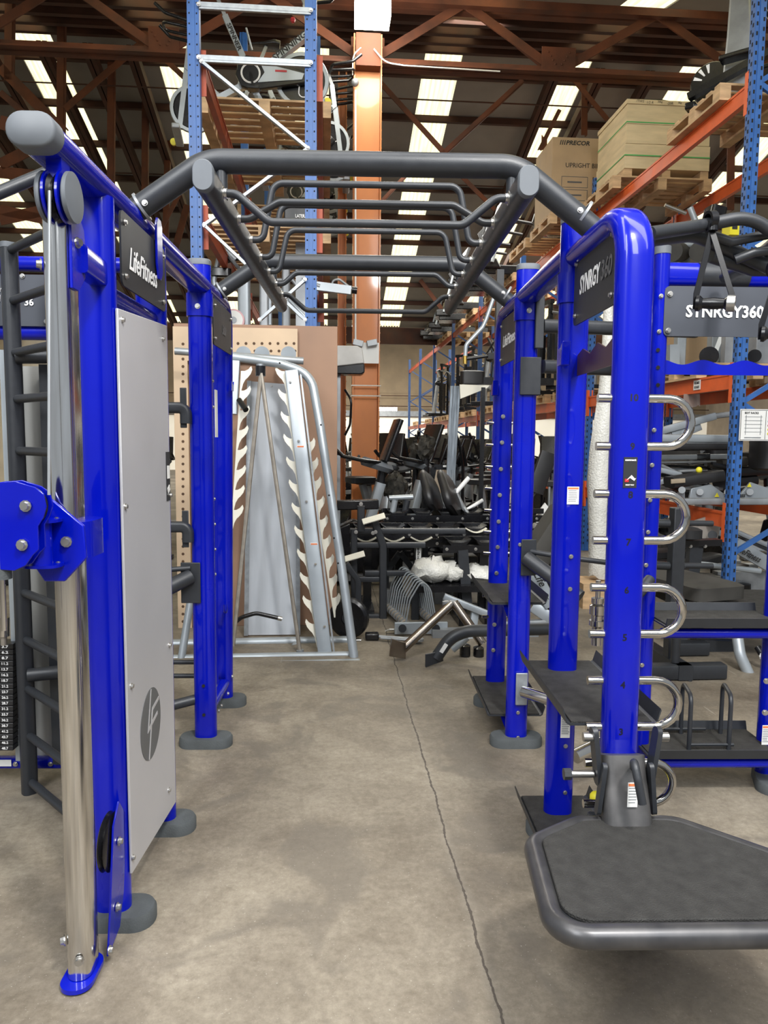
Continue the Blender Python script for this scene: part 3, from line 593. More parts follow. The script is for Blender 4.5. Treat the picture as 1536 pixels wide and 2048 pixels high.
# arms on the rear post and behind
a = MB().box(at(1061, 752, Y=3.385), (.095, .008, .17)).obj('clamp_plate', DARK, rf, bevel=.003); c = at(1085, 733, Y=3.40)
MB().sweep([c, c+V((.42, .1, 0))], rr(.06, .06, .02), up=(0, 1, 0)).obj('arm', DARK, a)
a = MB().box(at(1079, 645, Y=3.385), (.04, .02, .23)).obj('clamp_plate', DARK, rf, bevel=.003); c = at(1085, 652, Y=3.40)
MB().sweep([c, c+V((.75, .1, 0))], rr(.06, .06, .02), up=(0, 1, 0)).obj('arm', DARK, a)
a = MB().box(at(1057, 1115, Y=3.382), (.07, .008, .17)).obj('clamp_plate', DARK, rf, bevel=.003)
MB().tube([at(1052, 1115, Y=3.37), at(1160, 1195, Y=3.2)], .034).obj('arm', DARK, a); MB().tube([at(1062, 1103, Y=3.38), at(1120, 1113, Y=3.3), at(1290, 1135, Y=3.2)], .012).obj('brace', DARK, a)
a = MB().box(at(1043, 1378, Y=3.383), (.055, .012, .155)).obj('clamp_plate', ALU, rf, bevel=.003)
MB().tube([at(1046, 1383, Y=3.36), at(1135, 1410, Y=3.2), at(1245, 1440, Y=3.1)], .028, n=16).obj('chrome_arm', CHROME, a)
MB().tube([at(1150, 1513, Y=2.9), at(1240, 1470, Y=3.0)], .03, n=16).obj('chrome_arm', CHROME, rf)
MB().tube([at(1300, 1158, Y=2.95), at(1280, 1185, Y=2.9), at(1200, 1225, Y=2.9)], .022).obj('arm', DARK, rf)
# small grey stack of chrome parts hung behind
t = Thing('landmine_joint', 'chrome joint of stacked collars hanging behind the numbered post', 'gym part', at(1192, 1290, Y=2.85), R)
c = at(1192, 1290, Y=2.85); MB().lathe([(0, 0), (.018, 0), (.018, .07), (.03, .08), (.03, .1), (.022, .1), (.022, .12), (.03, .125), (.03, .16), (.018, .165), (.024, .17), (.024, .19), (.01, .19), (.01, .26), (0, .26)], c, (0, 0, 1), 18).obj('collars', CHROME, t)
# ---- MONKEY BARS
mk = Thing('monkey_bars', 'charcoal monkey bar bridge joining the two blue frames overhead', 'monkey bars', (0, 3.0, 2.1), R)
for y in (2.42, 3.72):
    zt = at(620, 326, Y=2.42).z+.0
    P = fillet([(XL+.0, y, 2.145), (-.50, y, zt), (.475, y, zt), (XR-.0, y, 2.12)], [0, .16, .16, 0], 8)
    o = MB().tube(P, .037, n=24).obj('arch_tube', DARK, mk, smooth=60)
    for s_, x in ((1, XL+.045), (-1, XR-.045)):
        d = V((s_*.25, 0, .16)).normalized(); MB().lathe([(.037, -.004), (.046, -.004), (.046, .004), (.037, .004)], V((x, y, 2.173)), d, 24).obj('clamp_ring', SILVD, o)
        MB().hexbolt((x+s_*.02, y-.036, 2.175), (0, -1, 0), .007).obj('bolt', BOLT, o)
    for x in (-.455, .46):
        MB().cyl((x, y, zt-.02), (x, y, 2.2), .019).obj('hanger', DARK, o)
SECV = rr(.058, .088, .028, 6)
for s_, x in ((1, -.468), (-1, .468)):
    o = MB().sweep([(x, 2.22, 2.2), (x, 4.22, 2.2)], SECV, side=(1, 0, 0)).obj('side_beam', DARK, mk, smooth=60)
    MB().sweep([(x, 2.20, 2.2), (x, 2.205, 2.2), (x, 2.222, 2.2)], rr(.06, .09, .029, 6), side=(1, 0, 0), scales=[.92, 1, 1]).obj('beam_cap', CAPM, o)
    for i in range(7):
        y = 2.36+.263*i; MB().lathe([(.009, .0), (.022, .0), (.022, .004), (.015, .006), (.015, .014), (.009, .014)], (x+s_*.026, y, 2.2), (s_, 0, 0), 14).obj('flange', BOLT, o)
RZ = [(447, .10, 'd'), (407, .1, 'u'), (369, .055, 'v'), (412, .055, 'v'), (462, .055, 'v'), (547, .06, 'u'), (622, .09, 'd')]
for i, (py, dx, kd) in enumerate(RZ):
    y = 2.36+.263*i; z = at(700, py, Y=y).z; x = .44
    if kd == 'v': P = [(-x, y, 2.2), (-x+.05, y, 2.2), (-x+.09, y, z), (x-.09, y, z), (x-.05, y, 2.2), (x, y, 2.2)]
    else: P = [(-x, y, 2.2), (-x+.04, y, 2.2), (-x+.04+dx, y, z), (x-.04-dx, y, z), (x-.04, y, 2.2), (x, y, 2.2)]
    MB().tube(fillet(P, .045, 6), .0125, n=14).obj('grip_rung', DARK, mk, smooth=60)
# ---- STEP PLATFORM on the front right post
sp = Thing('step_platform', 'charcoal step platform with rubber tread and rounded tube rim on the numbered post', 'step platform', (XR, 1.8, .4), R)
zt = .402; bx = XR
c0 = [(bx-.32, 1.50), (bx+.34, 1.50), (bx+.34, 1.80), (bx+.14, 1.985), (bx-.11, 1.985), (bx-.30, 1.89)]
c0 = [(bx-.31, 1.505), (bx+.36, 1.505), (bx+.36, 1.76), (bx+.14, 1.97), (bx-.13, 1.97), (bx-.28, 1.87)]
rim = fillet([(x, y, zt-.025) for x, y in c0], [.07, .07, .08, .08, .06, .06], 7, closed=True)
MB().tube(rim, .027, n=16, closed=True).obj('tube_rim', mat('worn_charcoal_rim', (.09, .088, .09), .33, .5, .3, 14, c2=(.05, .05, .055)), sp, smooth=60)
inner = [(p.x*.965+(bx+.02)*.035, p.y*.955+1.745*.045) for p in rim]
MB().prism(inner, .02, (0, 0, zt-.02), (1, 0, 0), (0, 1, 0)).obj('deck_plate', DARK, sp)
inner = [(p.x*.935+(bx+.02)*.065, p.y*.925+1.745*.075) for p in rim]
MB().prism(inner, .012, (0, 0, zt-.004), (1, 0, 0), (0, 1, 0)).obj('rubber_tread', MAT, sp, bevel=.003)
zb = at(1250, 1508, Y=2.02).z
CAST = mat('grey_cast_bracket', (.16, .155, .155), .42, .6, .3, 12, c2=(.07, .07, .072))
br = MB().sweep([(bx, 1.95, zt-.06), (bx, 1.985, zt+.06), (bx, 2.02, zb)], rr(.135, .10, .03, 4), side=(1, 0, 0), scales=[1.05, .95, .90]).obj('clamp_bracket', CAST, sp, smooth=50)
for s_ in (-1, 1):
    p0 = V((bx+s_*.088, 1.99, zb+.075)); p1 = V((bx+s_*.075, 1.985, zb-.03)); p2 = V((bx+s_*.072, 1.97, zt+.02))
    MB().prism(rr(.035, .17, .017, 5), .014, ((p0.x+p1.x)/2, 1.985, zb+.01), (-.1, 1, 0), (s_*.12, 0, 1)).obj('link_cover', DARK, br)
    MB().prism(rr(.028, .15, .014, 5), .012, (p2.x, 1.962, zb-.075), (0, 1, .0), (s_*-.1, 0, 1)).obj('link_arm', DARK, br)
    MB().cyl((bx+s_*.09, 1.985, zb+.065), (bx+s_*.12, 1.985, zb+.065), .013).obj('pin', BOLT, br)
MB().cyl((bx-.085, 1.99, zb-.045), (bx-.15, 1.99, zb-.045), .010).obj('pull_pin', BOLT, br); MB().cyl((bx-.15, 1.99, zb-.045), (bx-.17, 1.99, zb-.045), .017, n=8).obj('pull_knob', DARK, br)
MB().tube(fillet([at(1268, 1535, Y=1.95), at(1268, 1522, Y=1.89), at(1276, 1560, Y=1.87), at(1285, 1608, Y=1.86)], .03), .0115, n=14).obj('lift_handle', DARK, br)
p = at(1264, 1588, Y=1.93); warnlabel(br, p+V((0, -.005, 0)), (1, -.0, 0), .028, .07, 6)
MB().box((bx, 1.99, zt-.05), (.16, .14, .05)).obj('underframe', DARK, sp, bevel=.01)
MB().ball(at(1192, 1595, Y=2.1), .02, n=10).obj('yellow_grip', YELL, sp); MB().ball(at(1300, 1588, Y=2.1), .014, (1, 1, 1.6), n=10).obj('yellow_grip', YELL, sp)
# ---- LADDER
ld = Thing('rig_ladder', 'charcoal ladder of round rungs standing behind the chrome pole', 'ladder', (-1.4, 2.95, 0), R)
lx, ly = at(60, 1585, z=0).x, at(60, 1585, z=0).y; dx, dy = .41, -.42
for q in (0, 1):
    x, y = lx+dx*q, ly+dy*q
    o = MB().sweep([(x, y, .0), (x-.00, y, 2.17)], rr(.055, .06, .02, 4), side=(.7, -.71, 0)).obj('upright', DARK, ld, smooth=60)
    MB().sweep([(x, y, 2.17), (x, y, 2.19)], rr(.058, .063, .022, 4), side=(.7, -.71, 0)).obj('upright_cap', CAPM, o)
yy = [498, 600, 705, 798, 902, 1015, 1187, 1282, 1380, 1475, 1568]
for py in yy:
    z = at(55, py, Y=ly-.03).z; MB().tube([(lx, ly, z), (lx+dx, ly+dy, z)], .0165).obj('rung', DARK, ld)
for py in (712, 1355):
    z = at(80, py, Y=2.9).z; MB().tube([(lx+.02, ly-.02, z), (lx+.5, ly+.1, z+.02)], .028).obj('connector', DARK, ld)
z = at(10, 385, Y=2.5).z; MB().tube([at(-60, 410, Y=2.6), at(95, 345, Y=2.75)], .022).obj('brace', DARK, ld)
# ---- REAR LEFT WEIGHT STATION (faces the camera)
ws = Thing('weight_stack_station', 'weight stack station with silver shroud and blue crossbars behind the ladder', 'cable machine', (-1.4, 3.15, 0), R)
Y0 = 3.22
for py, r in ((528, .032), (665, .032)):
    z = at(60, py, Y=Y0).z; MB().tube([(-2.1, Y0, z), (-1.02, Y0, z)], r).obj('crossbar', BLUE, ws)
a, b = at(-40, 548, Y=Y0-.04), at(108, 653, Y=Y0-.04); hw = (b.x-a.x); hh = a.z-b.z
sg = MB().prism(rr(hw, hh, .02, 3), .006, ((a.x+b.x)/2, Y0-.04, (a.z+b.z)/2), (1, 0, 0), (0, 0, 1)).obj('sign_plate', SIGNG, ws)
MB().text('SYNRGY', at(-30, 590, Y=Y0-.047), (1, 0, 0), (0, 0, 1), .06, bold=.02, width=.2, shear=.1).obj('lettering', WHITE, sg)
MB().text('36', at(58, 604, Y=Y0-.047), (1, 0, 0), (0, 0, 1), .03, bold=.02).obj('lettering', WHITE, sg)
boltpart(sg, [at(x, y, Y=Y0-.045) for x, y in ((45, 552), (93, 643))], (0, -1, 0), .009)
a, b = at(34, 730, Y=3.05), at(112, 1520, Y=3.05)
MB().prism([(a.x, b.z), (b.x+.05, b.z), (b.x+.05, a.z), (a.x, a.z)], .01, (0, 3.1, 0), (1, 0, 0), (0, 0, 1)).obj('shroud_panel', mat('grey_shroud', (.40, .40, .385), .5, .3, .06, 2), ws)
MB().box((b.x+.03, 3.05, (a.z+b.z)/2), (.05, .09, a.z-b.z)).obj('shroud_edge', DARK, ws)
a, b = at(0, 700, Y=3.0), at(24, 1520, Y=3.0); MB().box(((a.x+b.x)/2+.02, 3.0, (a.z+b.z)/2), ((b.x-a.x), .02, a.z-b.z)).obj('shroud_side', SILV, ws)
z = at(60, 1524, Y=3.05).z; o = MB().sweep([(-2.1, 3.05, z), (-1.02, 3.05, z)], rr(.05, .05, .02), up=(0, 1, 0)).obj('lower_rail', BLUE, ws)
boltpart(o, [at(31, 1528, Y=3.02), at(101, 1528, Y=3.02)], (0, -1, 0), .009); MB().box(at(8, 1526, Y=3.015), (.06, .002, .028)).obj('white_label', PAPER, o)
foot(ws, -1.13, 3.12, 1.2)
stk = Thing('weight_stack', 'black weight plates with white numbers at the left edge', 'weight stack', at(-20, 1510, Y=2.98), R)
nums = ['3.7', '6.2', '8.7', '11.2', '13.7', '16.2', '18.7', '21.2', '23.7', '26.2', '28.7', '31.2', '33.7', '36.2', '38.7', '41.2', '43.7', '46.2', '48.7']
for i, q in enumerate(nums):
    py = 1294+11.3*i; p = at(10, py, Y=2.94); o = MB().box((p.x-.10, 2.985, p.z), (.26, .08, .021)).obj('weight_plate', PAD, stk, bevel=.002)
    MB().text(q, (p.x-.002, 2.944, p.z), (1, 0, 0), (0, 0, 1), .011, bold=.02, width=.026).obj('plate_number', WHITE, o)
t = Thing('selector_rod', 'worn steel rod and rubber stop hanging at the left edge', 'cable end', at(8, 1270, Y=2.9), R)
MB().tube([at(5, 1170, Y=2.9), at(8, 1290, Y=2.9)], .012).obj('rod', ROD, t); MB().tube([at(8, 1235, Y=2.9), at(8, 1272, Y=2.9)], .02).obj('stop', CHROME, t)
# ---- FAR RIGHT FRAME (faces the camera)
ff = Thing('rig_end_frame', 'gloss blue end frame with wide logo sign and two dark shelves at the right edge', 'gym rig frame', (1.3, 3.03, 0), R)
YF = 3.03; xa = at(1300, 1000, Y=YF).x; xb = at(1528, 1400, Y=YF).x
SEC2 = rr(.06, .10, .028, 4)
MB().sweep([(xa, YF, .04), (xa, YF, 2.2)], SEC2, side=(1, 0, 0)).obj('post', BLUE, ff, smooth=60)
MB().sweep([(xa, YF, 2.2), (xa, YF, 2.23)], rr(.064, .104, .03), side=(1, 0, 0)).obj('post_cap', CAPM, ff)
z = at(1430, 552, Y=YF).z; zb_ = at(1530, 1500, Y=YF).z
MB().sweep(fillet([(xa, YF, z), (xb+.03, YF, z), (xb+.03, YF, .04)], .1), rr(.07, .10, .034), side=(0, 1, 0)).obj('bent_rail_and_post', BLUE, ff, smooth=60)
c = at(1447, 538, Y=YF-.02); MB().sweep([(c.x-.10, YF, z), (c.x+.10, YF, z)], circ(.054, 18), up=(0, 1, 0)).obj('clamp_sleeve', DARK, ff)
a, b = at(1330, 572, Y=YF-.05), at(1545, 675, Y=YF-.05)
sg = MB().prism(rr(b.x-a.x+.06, a.z-b.z, .02, 3), .006, ((a.x+b.x)/2+.03, YF-.05, (a.z+b.z)/2), (1, 0, 0), (0, 0, 1)).obj('sign_plate', SIGNG, ff)
MB().text('SYNRGY360', at(1450, 623, Y=YF-.056), (1, 0, 0), (0, 0, 1), .050, bold=.03, width=.315).obj('lettering', WHITE, sg)
boltpart(sg, [at(1336, 661, Y=YF-.055), at(1340, 588, Y=YF-.055)], (0, -1, 0), .010)
a = at(1322, 735, Y=YF); L_ = .55; top = [(L_*i/40, .022+.010*math.cos(i/40*2*PI*3.2)) for i in range(41)]
MB().prism([(0, -.028), (L_, -.028)]+top[::-1], .006, (a.x, YF, a.z), (1, 0, 0), (0, 0, 1)).obj('wavy_plate', BLUE, ff)
boltpart(ff, [at(x, y, Y=YF-.05) for x, y in ((1322, 592), (1318, 663), (1308, 860), (1304, 930), (1300, 1000), (1296, 1064), (1292, 1130), (1288, 1270), (1284, 1330))], (0, -1, 0), .008)
for py in (700, 735, 770): MB().cyl(at(1316, py, Y=YF-.051), at(1316, py, Y=YF-.053), .008, n=10).obj('hole', HOLE, ff)
def xshelf(pyb, ybk, yfr, z, x0, x1):
    w = ybk-yfr; o = MB(); prof = [(yfr-.012, .045), (yfr, .004), (ybk, .0), (ybk+.012, .045), (ybk+.006, .045), (ybk-.006, .007), (yfr+.006, .010), (yfr-.006, .045)]
    n = len(prof); o.add([(x, y, z+q) for x in (x0, x1) for y, q in prof], [(i, (i+1) % n, n+(i+1) % n, n+i) for i in range(n)]+[list(range(n))[::-1], list(range(n, 2*n))])
    o = o.obj('tray', DARK, ff); MB().box(((x0+x1)/2, (ybk+yfr)/2, z+.012), (x1-x0-.02, w-.03, .005)).obj('rubber_mat', MAT, o)
    MB().tube([(x0, yfr+.04, z-.028), (x1+.05, yfr+.04, z-.028)], .021).obj('shelf_rail', BLUE, o); return o
z = at(1430, 1258, Y=2.86).z; xshelf(0, 3.14, 2.86, z, xa+.02, xb)
z = at(1430, 1520, Y=2.86).z; o = xshelf(0, 3.16, 2.86, z, xa-.02, xb)
# upright ball rack of bent rod on the lower shelf
for px in (1366, 1446):
    a = at(px, 1365, Y=3.1); b = at(px+22, 1385, Y=2.93); zz = z+.01
    MB().tube(fillet([(a.x, 3.10, zz), (a.x, 3.10, a.z), (b.x-.01, 2.93, a.z), (b.x-.01, 2.93, zz)], .04), .009).obj('bent_rod', DARK, o)
a = at(1380, 1500, Y=2.93); b = at(1466, 1500, Y=2.93); MB().cyl((a.x, 2.93, z+.035), (b.x, 2.93, z+.035), .007).obj('cross_rod', DARK, o); MB().cyl((a.x-.04, 3.10, z+.035), (b.x-.04, 3.10, z+.035), .007).obj('cross_rod', DARK, o)
boltpart(ff, [at(x, y, Y=YF-.06) for x, y in ((1533, 1362), (1530, 1425))], (-.3, -1, 0), .011)
warnlabel(ff, at(1531, 1470, Y=YF-.056), (1, 0, 0), .03, .085, 8)
foot(ff, xb+.03, 3.0, 1.2)
# ---- pull-up bars on the far right
pb = Thing('pull_up_bars', 'charcoal branching pull-up bars reaching out to the right of the frame', 'pull-up bars', at(1300, 465, Y=2.3), R)
YB = 2.45
MB().tube(fillet([at(1300, 467, Y=2.3), at(1400, 452, Y=YB), at(1500, 432, Y=YB), at(1560, 475, Y=YB)], .15), .021, n=16).obj('long_bar', DARK, pb)
MB().tube(fillet([at(1300, 478, Y=2.4), at(1390, 468, Y=2.5), at(1460, 500, Y=2.55), at(1540, 535, Y=2.55)], .2), .024, n=16).obj('long_bar', DARK, pb)
MB().tube([at(1400, 462, Y=2.5), at(1462, 484, Y=2.5), at(1550, 466, Y=2.5)], .016).obj('grip_bar', DARK, pb)
MB().tube([at(1470, 520, Y=2.52), at(1508, 505, Y=2.5), at(1560, 498, Y=2.5)], .016).obj('grip_bar', DARK, pb)
MB().tube([at(1452, 553, Y=2.9), at(1500, 530, Y=2.7), at(1560, 480, Y=2.5)], .027).obj('strut', DARK, pb)
MB().tube([at(1420, 512, Y=2.55), at(1505, 540, Y=2.6), at(1560, 540, Y=2.6)], .022).obj('long_bar', DARK, pb)
def handle(label, px, py, lx, rx, ty):
    Yh = 2.42; a, b = at(lx, py, Y=Yh), at(rx, py, Y=Yh-.05); tp = at(px, ty, Y=2.43)
    t = Thing('strap_handle', label, 'cable handle', (a.x, Yh, a.z), R, 'strap handles on the pull-up bars'); d = (b-a).normalized()
    MB().sweep([a, a+d*.01, a+d*.02, (a+b)/2, b-d*.02, b-d*.01, b], circ(.017, 16), scales=[1.45, 1.5, .95, 1.1, .95, 1.5, 1.45]).obj('foam_grip', BLACK, t)
    for p in (a, b): MB().sweep([p+V((0, 0, -.018)), p+V((0, 0, .03)), tp], rr(.020, .003, .001, 1), up=(0, 1, 0)).obj('webbing_strap', BLACK, t)
    MB().lathe([(.022, -.012), (.026, -.012), (.026, .012), (.022, .012), (.022, -.012)], b, d, 16).obj('end_ring', BOLT, t)
    MB().tube([tp+V((.0, 0, .0)), tp+V((0, 0, .03))], .018).obj('knot', BLACK, t)
    MB().lathe([(.019, -.012), (.028, -.012), (.028, .012), (.019, .012)], tp+V((-.006, 0, .035)), (1, .2, .1), 16).obj('strap_loop', BLACK, t)
handle('black foam strap handle hanging in front of the wide logo sign', 1424, 607, 1392, 1462, 462)
handle('black foam strap handle partly cut off by the right edge', 1552, 668, 1522, 1600, 560)
# ================================================================ PALLET RACKS (frame W)
def wa(px, py, **k): return W.at(px, py, **k)
def uprights(label, xs_, Y, H=6.4, m=RBLUE, slots=True, depthwise=False, group=None, face=1):
    """one rack end frame: two slotted posts in the X direction with braces"""
    t = Thing('rack_upright_frame', label, 'rack frame', ((xs_[0]+xs_[1])/2, Y, 0), W, group)
    for x, s_ in ((xs_[0], 1), (xs_[1], -1)):
        mb = MB(); w_, d_ = .085, .075
        # open C section: web towards -Y and +Y flanges
        mb.box((x, Y-d_/2, H/2), (w_, .006, H)); mb.box((x-w_/2, Y, H/2), (.006, d_, H)); mb.box((x+w_/2, Y, H/2), (.006, d_, H)); mb.box((x, Y-d_/2-.006, H/2), (w_*.3, .01, H))
        mb.cur = 1
        if slots:
            for i in range(int(H/.075)):
                z = .1+i*.075
                mb.box((x-.028, Y-d_/2-.002, z), (.010, .006, .012) if not depthwise else (.014, .006, .03))
                mb.box((x+.028, Y-d_/2-.002, z+(.035 if depthwise else 0)), (.010, .006, .012) if not depthwise else (.014, .006, .03))
                if depthwise: mb.box((x-w_/2-.002, Y-.012, z), (.006, .016, .03)); mb.box((x-w_/2-.002, Y+.018, z+.035), (.006, .012, .03))
        mb.obj('post', [m, HOLE], t)
        MB().box((x, Y, .005), (.13, .12, .01)).obj('foot_plate', m, t)
    return t
def brace(t, a, b, m=ALU, w=.045):
    o = MB(); a, b = V(a), V(b); o.bar(a, b, .006, w, up=(0, 1, 0)); s_ = V((0, 1, 0)).cross((b-a).normalized())
    o.bar(a+s_*w*.5+V((0, .015, 0)), b+s_*w*.5+V((0, .015, 0)), .03, .005, up=s_ if False else (0, 1, 0)); o.bar(a, b, w, .006, up=(0, 1, 0)); r_ = o.obj('brace', m, t)
    return r_
LX = (wa(396, 600, Y=6.1).x, wa(622, 600, Y=6.1).x)
lt = uprights('tall bright blue rack end frame with galvanised braces, left of the orange column', LX, 6.1)
def lz(py): return wa(500, py, Y=6.06).z
for a, b in (((398, 13), (622, 22)), ((398, 118), (622, 127)), ((404, 125), (616, 298)), ((616, 298), (410, 450)), ((410, 452), (610, 640)), ((610, 560), (520, 640))):
    A = wa(*a, Y=6.05); B_ = wa(*b, Y=6.05)
    if abs(a[1]-b[1]) < 20: A.z = B_.z = (A.z+B_.z)/2
    mb = MB().bar(A, B_, .022, .05, up=(0, 0, 1) if A.z == B_.z else (0, 1, 0)); mb.bar(A+V((0, -.012, 0)), B_+V((0, -.012, 0)), .004, .02, up=(0, 0, 1) if A.z == B_.z else (0, 1, 0)); mb.obj('brace', ALU, lt)
    boltpart(lt, [A+V((0, -.02, 0)), B_+V((0, -.02, 0))], (0, -1, 0), .014)
for i, Y in enumerate((9.7, 13.3, 16.9)): uprights('blue rack frame standing in the aisle of the left rack, frame %s from the front' % ('second', 'third', 'fourth')[i], LX, Y, m=RBLUE, slots=False)
RX = (3.49, 4.59); YS = [6.1+3.6*i for i in range(8)]
ords = ['nearest', 'second', 'third', 'fourth', 'fifth', 'sixth', 'seventh', 'eighth']
for i, Y in enumerate(YS):
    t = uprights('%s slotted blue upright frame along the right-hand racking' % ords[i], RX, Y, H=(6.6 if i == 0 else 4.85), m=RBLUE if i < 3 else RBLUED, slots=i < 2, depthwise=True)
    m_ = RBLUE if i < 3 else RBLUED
    for j in range(3 if i else 5):
        z = .5+j*1.3
        MB().bar((RX[0]+.04, Y+.02, z), (RX[1]-.04, Y+.02, z+.62), .04, .03, up=(0, 1, 0)).obj('brace', m_, t)
        MB().bar((RX[1]-.04, Y+.02, z+.68), (RX[0]+.04, Y+.02, z+1.3), .04, .03, up=(0, 1, 0)).obj('brace', m_, t)
def beam(label, x, y0, y1, z, h=.13, m=ORANGE, group=None, plates=True):
    t = Thing('rack_beam', label, 'rack beam', (x, (y0+y1)/2, z), W, group)
    o = MB(); o.bar((x, y0+.04, z-h/2), (x, y1-.04, z-h/2), .05, h); o.bar((x, y0+.04, z-.004), (x, y1-.04, z-.004), .062, .02); o.obj('beam_bar', m, t)
    if plates:
        for y in (y0+.043, y1-.043):
            MB().box((x-.005, y, z-.08), (.075, .008, .34)).obj('end_connector', m, t)
            MB().box((x-.045, y-.0, z-.08), (.006, .05, .34)).obj('end_hook_plate', m, t)
    return t
lev = {'top': 4.40, 'middle': 2.05, 'bottom': .85}
ordb = ['first', 'second', 'third', 'fourth', 'fifth', 'sixth', 'seventh']
for i in range(7):
    for nm, z in lev.items():
        if nm == 'bottom' and i > 2: continue
        for s_, x in (('front', RX[0]), ('rear', RX[1])):
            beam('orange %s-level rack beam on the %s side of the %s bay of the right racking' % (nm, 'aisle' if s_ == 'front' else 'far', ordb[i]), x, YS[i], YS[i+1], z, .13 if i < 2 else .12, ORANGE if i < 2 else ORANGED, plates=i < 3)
for nm, z in (('top', 4.36), ('middle', 3.2), ('low', 2.0)):
    for s_, x in (('left', LX[0]+.05), ('right', LX[1]+.06)):
        for i in range(2):
            beam('dark orange %s-level beam on the %s side of the %s bay of the left racking' % (nm, s_, ordb[i]), x, 6.1+3.6*i, 9.7+3.6*i, z, .12, ORANGED, plates=i == 0)
# load sign on the nearest right upright
p = wa(1512, 851, Y=6.0); t = Thing('rack_load_sign', 'white rack loading notice with shelf diagram fixed to the blue upright', 'sign', p, W)
a, b = wa(1481, 818, Y=6.0), wa(1560, 882, Y=6.0); W_, H_ = b.x-a.x, a.z-b.z; cxx, czz = (a.x+b.x)/2, (a.z+b.z)/2
MB().box((cxx, 6.0, czz), (W_, .006, H_)).obj('board', PAPER, t)
MB().text('BDIT RACKS', (cxx-W_*.23, 5.995, czz+H_*.38), (1, 0, 0), (0, 0, 1), H_*.07, bold=.02, width=W_*.33).obj('heading', INK, t)
o = MB()
for i in range(5): o.box((cxx-W_*.18, 5.995, czz+H_*(.26-.12*i)), (W_*.42, .002, H_*.012))
for x in (-.36, 0): o.box((cxx+W_*x, 5.995, czz), (W_*.012, .002, H_*.62))
o.box((cxx-W_*.18, 5.995, czz-H_*.40), (W_*.4, .002, H_*.03)); o.obj('shelf_diagram', SILVD, t)
o = MB()
for x, z, w_, h_ in ((-.0, .47, .96, .012), (0, -.47, .96, .012), (-.48, 0, .01, .94), (.12, 0, .006, .9)): o.box((cxx+W_*x, 5.996, czz+H_*z), (max(W_*w_, .003), .002, max(H_*h_, .003)))
o.obj('border', INK, t)
for i in range(5): MB().cyl((cxx+W_*.2, 5.995, czz+H_*(.25-.13*i)), (cxx+W_*.2, 5.992, czz+H_*(.25-.13*i)), .012, n=12).obj('symbol', (RBLUE, RBLUE, RED, YELL, YELL)[i], t)
t = Thing('beam_code_label', 'small white code label on the middle-level orange beam at right', 'label', wa(1395, 770, Y=8.2), W)
p = wa(1394, 770, x=RX[0]-.032); MB().box(p, (.003, .13, .09)).obj('label_card', PAPER, t)
MB().text('01A01', p+V((-.003, 0, .02)), (0, -1, 0), (0, 0, 1), .025, bold=.03, width=.09).obj('code', INK, t); MB().text('01A01', p+V((-.003, 0, -.02)), (0, -1, 0), (0, 0, 1), .025, bold=.03, width=.09).obj('code', INK, t)
# ---------------------------------------------------------------- pallets
def make_pallet(name='pallet', w=1.2, d=1.0):
    t = Thing(name, 'x', 'pallet', (0, 0, 0), W0)
    o = MB()
    for i in range(7): o.box((0, -d/2+.05+(d-.1)*i/6, .134), (w, .095, .02))
    o.obj('top_deck', WOOD, t, bevel=.002)
    for x in (-w/2+.05, 0, w/2-.05):
        o = MB().box((x, 0, .113), (.1, d, .02)); o.box((x, 0, .011), (.1, d, .022))
        for y in (-d/2+.06, 0, d/2-.06): o.box((x, y, .063), (.1, .12, .08))
        o.obj('skid', WOOD, t)
    return t
pal = make_pallet(); first = [True]
def pallet(x, y, z, label, rz=0, group=None):
    if first[0]:
        first[0] = False; move(pal, (x, y, z), rz, W); pal.e['label'] = label
        if group: pal.e['group'] = group
        return pal.e
    return dup(pal, (x, y, z), rz, label, W, group)
lxc = (LX[0]+LX[1])/2+.01
for j, (y, z) in enumerate(((7.55, 4.365), (8.8, 4.365), (10.6, 4.365), (11.9, 4.365), (7.4, 3.22), (8.7, 3.22), (7.4, 2.02))):
    pallet(lxc, y, z, ['pallet under the white spin bikes at the top of the left rack', 'pallet behind the spin bike pallet on the left rack', 'pallet in the second bay of the left rack, top level nearer', 'pallet in the second bay of the left rack, top level farther', 'nearer pallet on the lower beam level of the left rack', 'farther pallet on the lower beam level of the left rack', 'pallet carrying the silver machine behind the brown board'][j])
rxc = (RX[0]+RX[1])/2
def i_top(l): return 'cross trainer' in l or 'crates' in l or 'carton' in l
